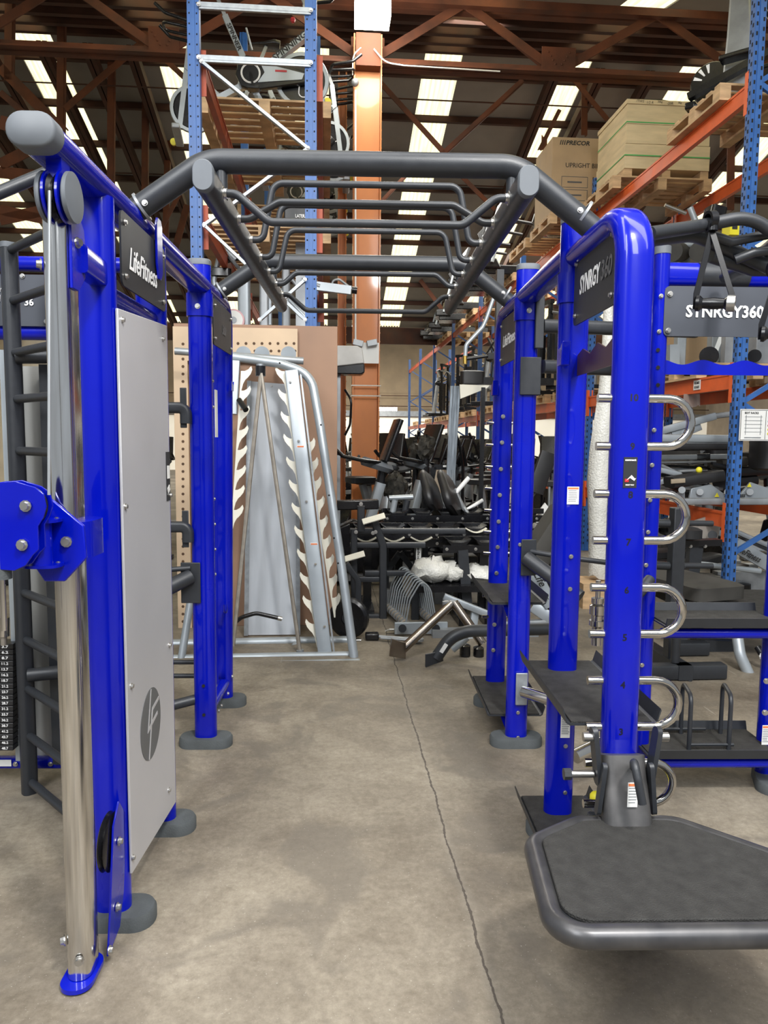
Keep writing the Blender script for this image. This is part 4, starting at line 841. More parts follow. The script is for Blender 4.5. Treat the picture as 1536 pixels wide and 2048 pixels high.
for j, (y, z, l_) in enumerate(((6.95, 4.405, 'pallet under the white cross trainer at upper right'), (9.2, 4.405, 'pallet under the tall pale pine crates'), (8.35, 4.28, 'lower pallet below the pine crates'),
        (10.65, 4.405, 'pallet under the large brown carton'), (11.9, 4.405, 'pallet under black parts behind the carton'), (14.2, 4.405, 'pallet under treadmills in the third bay, nearer'), (15.7, 4.405, 'pallet under treadmills in the third bay, farther'),
        (17.9, 4.405, 'pallet under treadmills in the fourth bay, nearer'), (19.4, 4.405, 'pallet under treadmills in the fourth bay, farther'), (21.6, 4.405, 'pallet in the fifth bay, nearer'), (23.0, 4.405, 'pallet in the fifth bay, farther'),
        (7.2, 2.055, 'middle-level pallet behind the logo sign, nearer'), (8.6, 2.055, 'middle-level pallet behind the logo sign, farther'), (10.6, 2.055, 'middle-level pallet in the second bay, nearer'), (12, 2.055, 'middle-level pallet in the second bay, farther'),
        (14.2, 2.055, 'middle-level pallet in the third bay, nearer'), (15.7, 2.055, 'middle-level pallet in the third bay, farther'), (17.8, 2.055, 'middle-level pallet in the fourth bay, nearer'), (19.3, 2.055, 'middle-level pallet in the fourth bay, farther'),
        (21.5, 2.055, 'middle-level pallet in the fifth bay, nearer'), (23, 2.055, 'middle-level pallet in the fifth bay, farther'), (25.2, 2.055, 'middle-level pallet in the sixth bay'), (28.8, 2.055, 'middle-level pallet in the seventh bay'))):
    if 'lower pallet' in l_: continue
    pallet(((3.98 if 'trainer' in l_ else 3.92 if 'crates' in l_ else 3.62) if i_top(l_) else rxc-.02), y, z, l_)
# far bigger pallets behind, second racking line glimpsed on the right
for i in range(5):
    x = 6.3
# ---------------------------------------------------------------- crates and carton on the top level
def plankbox(t, name, c, d, m, n=3):
    mb = MB(); x, y, z = c; h = d[2]/n
    for i in range(n): mb.box((x, y, z-d[2]/2+h*(i+.5)), (d[0], d[1], h-.004))
    return mb.obj(name, m, t, bevel=.002)
cx_, cy_ = 3.99, 9.22; z0 = 4.405+.145
t = Thing('wooden_crate', 'pale pine crate strapped in green with handwriting along its rim, on the high pallet', 'crate', (cx_, cy_, z0), W)
plankbox(t, 'crate_body', (cx_, cy_, z0+.10+.14), (1.03, .93, .28), CRATE, 2)
o = MB()
for x in (-.5, 0, .5): o.box((cx_+x*.93, cy_, z0+.05), (.1, .9, .1))
o.obj('skid_blocks', WOOD, t)
MB().box((cx_, cy_, z0+.25), (1.036, .936, .012)).obj('green_strap', GREEN, t)
z1 = z0+.382
t2 = Thing('wooden_crate', 'larger upper pine crate with green strap stacked on the lower crate', 'crate', (cx_, cy_, z1), W)
plankbox(t2, 'crate_body', (cx_, cy_, z1+.22), (1.01, .92, .44), CRATE, 2); MB().box((cx_, cy_, z1+.465), (1.03, .94, .05)).obj('rim_frame', CRATE, t2)
MB().box((cx_, cy_, z1+.24), (1.016, .926, .012)).obj('green_strap', GREEN, t2)
for i, q in enumerate(('/TWS', '1/2 R', '20kg', '-20R', '5kg', '60R', '25kg')):
    MB().text(q, (cx_-.36+.12*i, cy_-.472, z1+.465+.005*(-1)**i), (1, 0, 0), (0, 0, 1), .028, shear=.2).obj('handwriting', INK, t2)
MB().text('895', (cx_+.1, cy_-.462, z1+.12), (1, 0, 0), (0, 0, 1), .035, shear=.2).obj('handwriting', INK, t2)
t = Thing('plastic_scrap', 'dark plastic sheeting lying on top of the pine crate', 'sheeting', (cx_, cy_, z1+.5), W)
MB().tube(fillet([(cx_-.4, cy_-.4, z1+.505), (cx_-.1, cy_-.4, z1+.515), (cx_+.2, cy_-.35, z1+.505), (cx_+.45, cy_-.3, z1+.525)], .1), .018).obj('fold', WRAPB, t)
cy2 = 10.6; z0 = 4.405+.145; rxc_ = rxc; rxc = 3.61
t = Thing('cardboard_carton', 'tall brown upright bike carton on the high racking', 'carton', (rxc, cy2, z0), W)
MB().box((rxc, cy2, z0+.5), (1.14, .8, 1.0)).obj('carton_body', CARD, t, bevel=.006)
yf = cy2-.402
MB().text('PRECOR', (rxc-.22, yf, z0+.93), (1, 0, 0), (0, 0, 1), .06, bold=.03, shear=.2, width=.33).obj('lettering', INK, t)
o = MB()
for i in range(3): o.prism([(0, 0), (.012, 0), (.024, .06), (.012, .06)], .002, (rxc-.47+.028*i, yf, z0+.90), (1, 0, 0), (0, 0, 1))
o.obj('logo_bars', INK, t)
MB().text('UPRIGHT BIKE', (rxc-.12, yf, z0+.64), (1, 0, 0), (0, 0, 1), .06, bold=.005, width=.52).obj('lettering', INK, t)
for zz in (.42, .25):
    o = MB()
    for x, z, w_, h_ in ((0, .07, .36, .006), (0, -.07, .36, .006), (-.18, 0, .006, .14), (.18, 0, .006, .14)): o.box((rxc-.25+x, yf, z0+zz+z), (w_, .002, h_))
    o.box((rxc-.25, yf, z0+zz), (.2, .002, .02)); o.obj('label_frame', GREYP, t)
rxc = rxc_
# ---------------------------------------------------------------- spin bikes
def spin_bike():
    """length along x (front = +x), height 1.1, origin on the ground"""
    t = Thing('spin_bike', 'x', 'exercise bike', (0, 0, 0), W0)
    def ring(c, r, w, m, n): return MB().lathe([(r-.035, -w), (r-.004, -w), (r, -w*.7), (r, w*.7), (r-.004, w), (r-.035, w), (r-.035, -w)], c, (0, 1, 0), 36).obj(n, m, t)
    fw = MB().lathe([(0, -.012), (.205, -.014), (.19, .014), (0, .012)], (.38, 0, .30), (0, 1, 0), 36).obj('flywheel', BLACK, t)
    ring((.38, 0, .30), .235, .022, SILV, 'wheel_rim')
    for k in range(3):
        a = 2*PI*k/3; mb = MB().tube(fillet([(.38+.05*math.cos(a), -.018, .3+.05*math.sin(a)), (.38+.15*math.cos(a+.3), -.018, .3+.15*math.sin(a+.3)), (.38+.15*math.cos(a+.9), -.018, .3+.15*math.sin(a+.9))], .04), .005, n=6); mb.obj('white_swirl', WHITE, fw)
    MB().bar((.10, 0, .42), (.45, 0, .70), .045, .085, up=(0, 1, 0)).obj('main_tube', SILV, t)
    MB().text('SPINNING', (.27, -.045, .565), (.35, 0, .28), (-.28, 0, .35), .055, bold=.03, width=.36, shear=.15).obj('lettering', INK, t)
    MB().bar((.52, 0, .10), (.41, 0, .92), .05, .05, up=(0, 1, 0)).obj('front_fork', SILV, t)
    MB().bar((-.08, 0, .36), (-.28, 0, .80), .05, .06, up=(0, 1, 0)).obj('seat_tube', SILV, t)
    MB().text('SPINNER', (-.20, -.034, .62), (.2, 0, -.44), (.44, 0, .2), .038, bold=.03, width=.24).obj('lettering', INK, t)
    MB().bar((-.28, 0, .80), (-.36, 0, .98), .03, .035, up=(0, 1, 0)).obj('seat_post', SILVD, t)
    MB().sweep([(-.50, 0, 1.0), (-.44, 0, 1.01), (-.34, 0, 1.0), (-.20, 0, .99)], rr(.15, .05, .02), side=(0, 1, 0), scales=[1, 1, .6, .3]).obj('saddle', BLACK, t)
    g = MB().prism([(-.14, .20), (-.05, .17), (.40, .25), (.45, .30), (.40, .35), (.0, .45), (-.10, .46), (-.17, .40), (-.19, .30)], .05, (0, -.05, 0), (1, 0, 0), (0, 0, 1)).obj('chain_guard', BLACK, t, bevel=.01)
    MB().prism([(-.0, .235), (.38, .275), (.40, .325), (.02, .40), (.06, .32)], .006, (0, -.08, 0), (1, 0, 0), (0, 0, 1)).obj('silver_flash', SILV, g)
    MB().box((.20, -.085, .335), (.10, .002, .016)).obj('red_badge', RED, g)
    MB().lathe([(.07, 0), (.078, .008), (.086, 0)], (-.06, -.08, .31), (0, -1, 0), 28).obj('guard_ring', WHITE, g)
    for s_, dx, dz in ((-1, .03, -.16), (1, -.03, .16)):
        o = MB().bar((-.06, s_*.09, .31), (-.06+dx, s_*.1, .31+dz), .02, .03, up=(0, 1, 0)).obj('crank', BLACK, t); MB().box((-.06+dx, s_*.15, .31+dz), (.10, .08, .025)).obj('pedal', BLACK, o, bevel=.005)
    MB().bar((-.10, 0, .25), (-.45, 0, .06), .05, .06, up=(0, 1, 0)).obj('rear_stay', SILV, t); MB().bar((-.05, 0, .22), (.06, 0, .04), .05, .05, up=(0, 1, 0)).obj('rear_stay', SILV, t)
    for x in (-.45, .54): MB().box((x, 0, .035), (.08, .5, .05)).obj('foot_bar', SILVD, t, bevel=.01)
    MB().cyl((.60, -.22, .04), (.60, -.19, .04), .035).obj('transport_wheel', YELL, t)
    MB().cyl((-.10, -.03, .70), (-.05, -.03, .52), .008).obj('brake_rod', ALU, t); MB().ball((.30, 0, .80), .025, n=8).obj('red_knob', RED, t)
    h = MB().bar((.42, 0, .9), (.36, 0, 1.05), .035, .04, up=(0, 1, 0)).obj('handlebar_post', SILVD, t)
    for s_ in (-1, 1): MB().tube(fillet([(.38, 0, 1.05), (.40, s_*.2, 1.05), (.62, s_*.22, 1.09), (.72, s_*.20, 1.18)], .05), .017, n=10).obj('handlebar', BLACK, t)
    MB().tube(fillet([(.40, -.08, 1.05), (.66, -.08, 1.08), (.66, .08, 1.08), (.40, .08, 1.05)], .05), .015, n=10).obj('handlebar', BLACK, t)
    return t
sb = spin_bike(); zp = 4.365+.145; GB = 'spin bikes on the left rack'
move(sb, (-.64, 7.4, zp), 0, W, scale=1.08); sb.e['label'] = 'white and black spin bike facing right on the nearest high pallet'; sb.e['group'] = GB
dup(sb, (-.98, 8.1, zp), 186, 'spin bike turned the other way, seen behind the left blue post', W, GB)
dup(sb, (-.35, 8.75, zp), 4, 'spin bike in the row just behind the front one', W, GB)
dup(sb, (-.30, 9.35, zp), 0, 'third spin bike back on the high left rack', W, GB)
dup(sb, (-.35, 10.6, zp), 0, 'spin bike on the second high pallet of the left rack', W, GB)
dup(sb, (-.3, 11.7, zp), 0, 'farthest spin bike on the high left rack', W, GB)
# ---------------------------------------------------------------- cross trainer at upper right
def cross_trainer(name='cross_trainer', body=SILVD, arm=BLACK):
    t = Thing(name, 'x', 'cross trainer', (0, 0, 0), W0)
    MB().prism([(-.05, .1), (.22, .1), (.20, .55), (.13, 1.35), (.05, 1.5), (.0, 1.35), (-.02, .6)], .16, (0, 0, 0), (1, 0, 0), (0, 0, 1)).obj('tower', body, t, bevel=.02)
    MB().lathe([(0, -.05), (.17, -.05), (.185, -.03), (.185, .03), (.17, .05), (0, .05)], (-.15, 0, .27), (0, 1, 0), 30).obj('wheel_housing', BLACK, t)
    w_ = MB()
    for k in range(3):
        a = .4+k*.5; w_.prism([(.08*math.cos(a-.08), .08*math.sin(a-.08)), (.16*math.cos(a-.1), .16*math.sin(a-.1)), (.16*math.cos(a+.1), .16*math.sin(a+.1)), (.08*math.cos(a+.08), .08*math.sin(a+.08))], .002, (-.15, -.052, .27), (-1, 0, 0), (0, 0, 1))
    w_.obj('spoke_flash', WHITE, t)
    for s_ in (-1, 1):
        MB().bar((.55, s_*.2, .35), (.24, s_*.25, .9), .05, .09, up=(0, 1, 0)).obj('link_arm', arm, t)
        MB().bar((.20, s_*.25, .95), (.35, s_*.27, 1.6), .03, .045, up=(0, 1, 0)).obj('moving_arm', arm, t)
        MB().bar((-.30, s_*.18, .12), (.6, s_*.2, .38), .08, .06, up=(0, 0, 1)).obj('pedal_arm', BLACK, t)
        MB().box((.15, s_*.2, .36), (.36, .14, .04)).obj('pedal', BLACK, t, bevel=.01)
    MB().lathe([(.12, -.04), (.17, -.04), (.17, .04), (.12, .04), (.12, -.04)], (.62, -.26, .42), (0, 1, 0), 28).obj('ring_cover', BLACK, t); MB().cyl((.62, -.30, .42), (.62, -.22, .42), .10, n=24).obj('ring_face', SILV, t)
    MB().box((.2, 0, .06), (1.0, .12, .08)).obj('base_rail', SILVD, t, bevel=.01); 
    for x in (-.28, .68): MB().box((x, 0, .04), (.09, .42, .06)).obj('foot_bar', BLACK, t, bevel=.01)
    MB().pad((.06, 0, 1.55), (.10, .36, .26), r=.02).obj('console', BLACK, t)
    return t
ct = cross_trainer(); p = wa(1445, 160, Y=6.5)
move(ct, (3.72, 6.95, 4.405+.145), -42, W); ct.e['label'] = 'white and black cross trainer on the high pallet at upper right'
# ================================================================ STORED MACHINES AND PARTS
def T(name, label, cat, o, group=None): return Thing(name, label, cat, o, W, group)
def ctube(pts, r, mt, par, name, fil=0, n=12, Y=None):
    return MB().tube(fillet(pts, fil) if fil else pts, r, n=n).obj(name, mt, par)
# ---- leaning boards
def xa(px, Y, py=1000): return wa(px, py, Y=Y).x
Yb = 5.75; x0, x1 = xa(354, Yb), xa(674, Yb); zt = wa(600, 652, Y=Yb).z
t = T('brown_board', 'large brown sheet board standing upright behind the silver rack parts', 'board', ((x0+x1)/2, Yb, 0))
MB().box(((x0+x1)/2, Yb, zt/2), (x1-x0, .025, zt)).obj('sheet', MDF, t, bevel=.003)
Yp = 5.70; x2 = xa(596, Yp); x0 = xa(352, Yp); zt2 = wa(500, 656, Y=Yp).z; zm = wa(500, 724, Y=Yp).z; xs2 = xa(380, Yp)
t = T('peg_board', 'light plywood peg board with rows of round holes against the brown board', 'board', (x0, Yp, 0))
MB().prism([(x0, 0), (xs2, 0), (xs2, zm), (x2, zm), (x2, zt2), (x0, zt2)], .02, (0, Yp, 0), (1, 0, 0), (0, 0, 1)).obj('sheet', PLY, t, bevel=.002)
o = MB()
for r_, py in enumerate((690, 705, 720)):
    for px in range(460, 592, 16): p = wa(px+2*r_, py-3, Y=Yp-.0101); o.cyl(p, p+V((0, -.0012, 0)), .011, n=10)
for py in range(688, 1265, 15): p = wa(366, py, Y=Yp-.0101); o.cyl(p, p+V((0, -.0012, 0)), .011, n=10)
o.obj('peg_holes', mat('peg_hole_brown', (.10, .055, .03), .9), t)
t = T('clear_plastic_sheet', 'hazy plastic shield panel standing between the silver uprights', 'plastic panel', wa(540, 1280, Y=5.45))
a, b, c, d = wa(490, 1292, Y=5.42), wa(594, 1292, Y=5.42), wa(592, 770, Y=5.60), wa(496, 762, Y=5.60); up_ = V((0, .004, 0))
for q in (a, b): q.z = .01
MB().add([a, b, c, d, a+up_, b+up_, c+up_, d+up_], [(0, 1, 2, 3), (4, 7, 6, 5), (0, 4, 5, 1), (1, 5, 6, 2), (2, 6, 7, 3), (3, 7, 4, 0)]).obj('panel', CLEAR, t)
for p, q in ((a, d), (b, c)): MB().bar(p+V((.01, -.012, 0)), q+V((.01, -.012, 0)), .03, .015, up=(0, 1, 0)).obj('edge_strip', ALU, t)
boltpart(t, [wa(x, y, Y=5.43+.17*(1292-y)/520) for x, y in ((543, 772), (585, 1140), (586, 990), (498, 1150), (500, 775))], (0, -1, 0), .009)
# ---- silver rack frame
def hookstrip(par, p0, p1, n, s_, mt, size=.11):
    """row of open hooks cut along a plate from p0 to p1; s_ = side"""
    p0, p1 = V(p0), V(p1); d = (p1-p0); L = d.length; d.normalize(); X = V((s_, 0, 0)); o = MB(); st = L/n
    for i in range(n):
        c = p0+d*(st*(i+.0)); h = st
        prof = [(0, 0), (.03, 0), (.055, .012), (.075, .035), (.085, .012), (.075, -.02), (.055, -.045), (.038, -.06), (.022, -.09), (.012, -h+.0), (0, -h)]
        o.prism([(x*size/.11, z) for x, z in prof], .006, c, X, -d if False else V((-d.x, -d.y, -d.z)))
    return o.obj('hook_plate', mt, par)
t = T('silver_rack_frame', 'silver smith rack frame with arched tube, hooked uprights and floor rails', 'gym rack frame', wa(560, 1330, Y=4.8))
ctube([wa(300, 1337, Y=4.80), wa(716, 1326, Y=4.80)], .03, SILV, t, 'floor_rail'); ctube([wa(320, 1318, Y=4.92), wa(716, 1310, Y=4.92)], .028, SILV, t, 'floor_rail')
ctube([wa(344, 1288, Y=5.25), wa(700, 1281, Y=5.25)], .035, SILV, t, 'floor_rail'); ctube([wa(700, 1281, Y=5.25), wa(722, 1281, Y=5.25)], .015, CHROME, t, 'rail_pin')
for z in (1326,): MB().cyl(wa(716, 1326, Y=4.8), wa(719, 1326, Y=4.8), .031).obj('end_cap', SILVD, t)
P = [wa(452, 712, Y=5.35), wa(560, 727, Y=5.35), wa(622, 748, Y=5.33), wa(640, 850, Y=5.25), wa(680, 1110, Y=5.05), wa(709, 1322, Y=4.86)]
ctube(P, .031, SILV, t, 'arched_upright', fil=.25, n=16)
ctube([wa(350, 702, Y=5.42), wa(607, 722, Y=5.42)], .026, SILVD, t, 'top_tube')
for px in (487, 524, 577): MB().cyl(wa(px, 708, Y=5.50), wa(px, 708, Y=5.46), .055, n=20).obj('round_plate', SILV, t)
for px, py in ((560, 727), (642, 850), (658, 990), (668, 1075), (676, 1125)): p = wa(px, py, Y=5.3-.0007*(py-700)); MB().ball(p+V((0, -.03, 0)), .007, n=6).obj('hole', HOLE, t)
ctube([wa(362, 1322, Y=4.9), wa(394, 1120, Y=5.1)], .026, SILV, t, 'strut')
# hooked upright in the middle
a, b = wa(583, 742, Y=5.32), wa(650, 1306, Y=4.95)
MB().bar(a, b, .095, .05, up=(0, 1, 0), r=.008).obj('hooked_upright', SILV, t)
MB().bar(a+V((.062, .02, 0)), b+V((.062, .02, 0)), .012, .05, up=(0, 1, 0)).obj('upright_flange', SILVD, t)
hookstrip(t, a+V((-.045, .03, 0)), b+V((-.045, .03, .03)), 12, -1, CREAM, .09)
hookstrip(t, wa(612, 885, Y=5.3), wa(668, 1235, Y=5.1), 9, 1, CREAM, .09)
for px, py in ((601, 905), (628, 1100)):
    p = wa(px, py, Y=5.33-.37*(py-742)/564-.03); warnlabel(t, p, (1, 0, 0), .05, .1, 7)
boltpart(t, [wa(597, 882, Y=5.19), wa(613, 1003, Y=5.11), wa(631, 1128, Y=5.02), wa(649, 1253, Y=4.94), wa(580, 764, Y=5.27)], (0, -1, 0), .008)
# hooked upright on the left
a, b = wa(463, 722, Y=5.3), wa(457, 828, Y=5.25); MB().bar(a, b, .12, .05, up=(0, 1, 0), r=.01).obj('upright_head', SILV, t)
c = wa(462, 1300, Y=4.95); MB().bar(b, wa(455, 1300, Y=4.95), .05, .05, up=(0, 1, 0)).obj('upright', SILV, t)
hookstrip(t, wa(482, 742, Y=5.28), wa(462, 1060, Y=5.12), 8, 1, CREAM, .10)
MB().tube([wa(478, 800, Y=5.22), wa(492, 820, Y=5.15)], .02).obj('black_peg', BLACK, t)
# threaded rods leaning from one collar
t = T('threaded_rods', 'pair of long threaded steel rods spread from a collar like an inverted V', 'rods', wa(522, 1300, Y=5.05))
for px, py in ((466, 1292), (600, 1306)): ctube([wa(522, 745, Y=5.2), wa(px, py, Y=4.98)], .014, ROD, t, 'rod', n=8)
MB().cyl(wa(521, 732, Y=5.22), wa(521, 752, Y=5.22), .035).obj('collar', BLACK, t); MB().cyl(wa(521, 728, Y=5.22), wa(521, 733, Y=5.22), .03).obj('collar_ring', ALU, t)
MB().cyl(wa(600, 1300, Y=4.97), wa(601, 1308, Y=4.97), .025).obj('rod_nut', SILVD, t)
t = T('lifting_handle', 'black bent handle bar resting low across the plastic panel', 'handle', wa(520, 1240, Y=5.1))
ctube([wa(470, 1245, Y=5.1), wa(482, 1235, Y=5.1), wa(512, 1226, Y=5.1), wa(556, 1236, Y=5.1)], .015, BLACK, t, 'bar', fil=.1); MB().cyl(wa(556, 1236, Y=5.1), wa(564, 1238, Y=5.1), .016).obj('bar_end', BOLT, t)
t = T('flat_brace', 'flat steel brace leaning low between the floor rails', 'steel brace', wa(585, 1300, Y=5.2)); MB().bar(wa(572, 1312, Y=5.1), wa(592, 1285, Y=5.2), .03, .006, up=(0, 1, 0)).obj('bar', SILV, t)
# ---- silver selector machine behind the boards (on the left rack)
zq = 2.165
t = T('silver_gym_machine', 'silver strength machine seen above the brown board, with grey columns and lever', 'strength machine', (wa(540, 600, Y=7.4).x, 7.4, zq))
def P7(px, py, Y=7.4): return wa(px, py, Y=Y)
for px, r_, m_ in ((488, .06, SILV), (572, .04, SILVD), (528, .045, SILVD)):
    MB().sweep([V((P7(px, 600).x, 7.4, zq)), P7(px, 535)], rr(r_*2, r_*1.6, r_*.5), side=(1, 0, 0)).obj('column', m_, t)
MB().box(P7(602, 590), (.10, .05, 1.0)).obj('column', SILVD, t)
ctube([P7(436, 640), P7(428, 560), P7(440, 505)], .025, SILV, t, 'curved_arm', fil=.1); ctube([P7(450, 525), P7(470, 518), P7(510, 520)], .016, BLACK, t, 'grip', fil=.1)
ctube([P7(408, 455), P7(472, 520)], .035, SILV, t, 'lever'); MB().pad(P7(440, 545), (.22, .1, .09), r=.02).obj('roller', BLACK, t)
ctube([P7(560, 580), P7(615, 640)], .03, SILV, t, 'brace'); ctube([P7(615, 600), P7(585, 560), P7(540, 560)], .02, SILVD, t, 'brace')
ctube([P7(540, 520), P7(540, 650)], .02, SILV, t, 'brace'); MB().bar(P7(420, 470), P7(480, 540), .03, .1, up=(0, 1, 0)).obj('black_link', BLACK, t)
MB().box(P7(600, 435, 7.2), (.28, .3, .12)).obj('black_cover', BLACK, t, bevel=.01)
MB().text('LATERAL', P7(604, 432, 7.03), (1, 0, 0), (0, 0, 1), .03, bold=.02, width=.12).obj('lettering', WHITE, t)
MB().bar(P7(632, 572), P7(702, 581), .05, .08).obj('seat_rail', SILV, t); MB().tube(fillet([P7(668, 578), P7(662, 562), P7(678, 558), P7(704, 578)], .05), .012).obj('loop_handle', SILVD, t); MB().cyl(P7(704, 580), P7(714, 581), .035).obj('rubber_end', BLACK, t)
ctube([P7(602, 560), P7(640, 573)], .03, SILVD, t, 'arm')
t = T('white_disc_wheel', 'white disc wheel with pink rim peeping over the brown board', 'wheel', P7(467, 640, 7.0))
c = wa(467, 640, Y=7.0); MB().cyl(c, c+V((0, .05, 0)), .10, n=28).obj('rim', mat('pink_rim', (.75, .45, .48), .5), t); MB().cyl(c+V((0, -.004, 0)), c, .085, n=28).obj('disc', PAPER, t); MB().cyl(c+V((0, -.01, 0)), c, .03, n=16).obj('hub', SILVD, t)
MB().box((c.x, 7.02, (c.z-.1+2.165)/2), (.05, .05, c.z-.1-2.165)).obj('stand', SILVD, t)
# ---- grey console box left of the column
t = T('console_unit', 'pale grey console unit with dark underside left of the orange column', 'console unit', wa(700, 1100, Y=7.6))
c = wa(698, 716, Y=7.6); w_ = .26
MB().prism([(-.17, .11), (.08, .11), (.13, .08), (.15, -.06), (-.17, -.10)], .22, c, (1, 0, 0), (0, 0, 1)).obj('shell', mat('pale_grey_plastic', (.55, .54, .52), .5), t, bevel=.01)
MB().prism([(-.17, -.10), (.15, -.06), (.155, -.15), (.12, -.17), (-.17, -.17)], .23, c, (1, 0, 0), (0, 0, 1)).obj('underside', BLACK, t, bevel=.01)
MB().bar((c.x-.12, 7.6, .0), (c.x-.12, 7.6, c.z-.15), .07, .05, up=(0, 1, 0)).obj('stem', SILVD, t); MB().box((c.x-.12, 7.6, .03), (.4, .4, .06)).obj('foot', BLACK, t)
ctube([wa(690, 870, Y=7.6), wa(700, 850, Y=7.55), wa(703, 800, Y=7.5), wa(690, 780, Y=7.6)], .012, BLACK, t, 'cable', fil=.1)
# ================================================================ generic machines
def upright_bike():
    t = Thing('upright_bike', 'x', 'exercise bike', (0, 0, 0), W0)
    MB().prism([(-.30, .12), (.30, .12), (.36, .3), (.30, .52), (.1, .60), (-.12, .5), (-.28, .35)], .16, (0, 0, 0), (1, 0, 0), (0, 0, 1)).obj('body_shell', BLACK, t, bevel=.02)
    MB().bar((.22, 0, .5), (.34, 0, .92), .09, .11, up=(0, 1, 0), r=.02).obj('front_column', SILV, t); MB().bar((.33, 0, .86), (.36, 0, 1.12), .07, .08, up=(0, 1, 0), r=.02).obj('console_neck', BLACK, t)
    MB().bar((-.16, 0, .45), (-.30, 0, .90), .06, .07, up=(0, 1, 0), r=.01).obj('seat_post', SILVD, t); MB().pad((-.32, 0, .94), (.26, .22, .07), r=.02).obj('saddle', PAD, t)
    MB().lathe([(.02, -.04), (.13, -.04), (.16, 0), (.13, .04), (.02, .04)], (.30, 0, 1.08), (.3, 0, 1), 18).obj('tray', CAPM, t)
    MB().pad((.43, 0, 1.30), (.045, .34, .40), Matrix.Rotation(.35, 3, 'Y'), r=.015).obj('console', BLACK, t)
    for s_ in (-1, 1): MB().tube(fillet([(.34, s_*.1, 1.10), (.18, s_*.22, 1.12), (-.02, s_*.22, 1.16), (-.08, s_*.2, 1.22)], .05), .017, n=8).obj('handlebar', BLACK, t)
    for x in (-.42, .42): MB().box((x, 0, .04), (.1, .5, .07)).obj('foot_bar', SILVD, t, bevel=.01)
    MB().box((0, 0, .08), (.9, .1, .07)).obj('base_rail', SILVD, t)
    for s_ in (-1, 1): MB().bar((0, s_*.11, .34), (.03*s_, s_*.12, .34+.15*s_), .02, .03, up=(0, 1, 0)).obj('crank', BLACK, t); 
    return t
def dark_trainer():
    t = Thing('cross_trainer', 'x', 'cross trainer', (0, 0, 0), W0)
    MB().box((0, 0, .07), (1.5, .14, .1)).obj('base_rail', BLACK, t, bevel=.01)
    MB().prism([(-.75, .1), (-.2, .1), (-.12, .4), (-.3, .62), (-.62, .6), (-.78, .35)], .24, (0, 0, 0), (1, 0, 0), (0, 0, 1)).obj('drive_housing', BLACK, t, bevel=.03)
    MB().bar((.5, 0, .1), (.36, 0, 1.22), .1, .12, up=(0, 1, 0), r=.03).obj('mast', SILVD, t)
    MB().ball((.37, 0, 1.05), .10, n=10).obj('joint_cover', BLACK, t)
    MB().pad((.30, 0, 1.33), (.05, .30, .34), Matrix.Rotation(.5, 3, 'Y'), r=.02).obj('console', BLACK, t)
    for s_ in (-1, 1):
        MB().tube(fillet([(.42, s_*.26, .45), (.36, s_*.27, 1.1), (.20, s_*.26, 1.35), (.10, s_*.22, 1.52)], .12), .02, n=8).obj('moving_arm', BLACK, t)
        MB().bar((-.5, s_*.16, .4), (.42, s_*.24, .42), .05, .07).obj('pedal_arm', SILVD, t); MB().box((-.05, s_*.2, .47), (.4, .16, .05)).obj('pedal', BLACK, t, bevel=.01)
        MB().tube(fillet([(.34, s_*.06, 1.12), (.2, s_*.16, 1.14), (.1, s_*.16, 1.2)], .04), .015, n=8).obj('fixed_handle', BLACK, t)
    for x in (-.72, .72): MB().box((x, 0, .035), (.09, .6, .06)).obj('foot_bar', BLACK, t, bevel=.01)
    return t
def treadmill():
    t = Thing('treadmill', 'x', 'treadmill', (0, 0, 0), W0)
    MB().box((0, 0, .09), (1.75, .62, .18)).obj('deck', BLACK, t, bevel=.02)
    MB().prism([(.55, .1), (.98, .1), (.95, .28), (.65, .3)], .75, (0, 0, 0), (1, 0, 0), (0, 0, 1)).obj('motor_cover', BLACK, t, bevel=.03)
    for s_ in (-1, 1):
        MB().bar((.75, s_*.38, .2), (.52, s_*.38, 1.15), .06, .12, up=(0, 1, 0), r=.02).obj('upright', SILV, t)
        MB().tube(fillet([(.55, s_*.38, 1.1), (.3, s_*.38, 1.0), (-.05, s_*.38, .95)], .1), .03, n=10).obj('handrail', BLACK, t)
        MB().prism([(-.1, 0), (.1, .05), (.2, .25), (.1, .35), (-.06, .2)], .05, (.45, s_*.35, .95), (1, 0, 0), (0, 0, 1)).obj('side_wing', BLACK, t, bevel=.01)
    MB().pad((.50, 0, 1.32), (.07, .78, .34), Matrix.Rotation(-.3, 3, 'Y'), r=.02).obj('console', BLACK, t); MB().box((.46, 0, 1.12), (.14, .72, .07)).obj('console_bar', CAPM, t, bevel=.01)
    return t
def multi_gym():
    t = Thing('strength_machine', 'x', 'strength machine', (0, 0, 0), W0)
    for s_ in (-1, 1): MB().box((.35, s_*.25, .75), (.06, .06, 1.5)).obj('upright', BLACK, t, bevel=.005); MB().box((0, s_*.25, .03), (1.1, .07, .06)).obj('floor_rail', BLACK, t)
    MB().box((.35, 0, 1.47), (.07, .62, .07)).obj('head_bar', BLACK, t)
    MB().pad((-.08, 0, .50), (.36, .34, .08), r=.025).obj('seat', PAD, t); MB().pad((.14, 0, .90), (.09, .32, .62), Matrix.Rotation(.15, 3, 'Y'), r=.025).obj('back_pad', PAD, t)
    for s_ in (-1, 1): MB().tube(fillet([(.35, s_*.3, 1.3), (.1, s_*.42, 1.25), (-.18, s_*.42, 1.0), (-.22, s_*.36, .9)], .1), .02, n=8).obj('press_arm', SILVD, t)
    MB().box((.42, 0, .55), (.10, .3, .8)).obj('weight_plates', BLACK, t); MB().bar((-.08, 0, .08), (-.08, 0, .46), .08, .08, up=(0, 1, 0)).obj('seat_stem', SILVD, t)
    return t
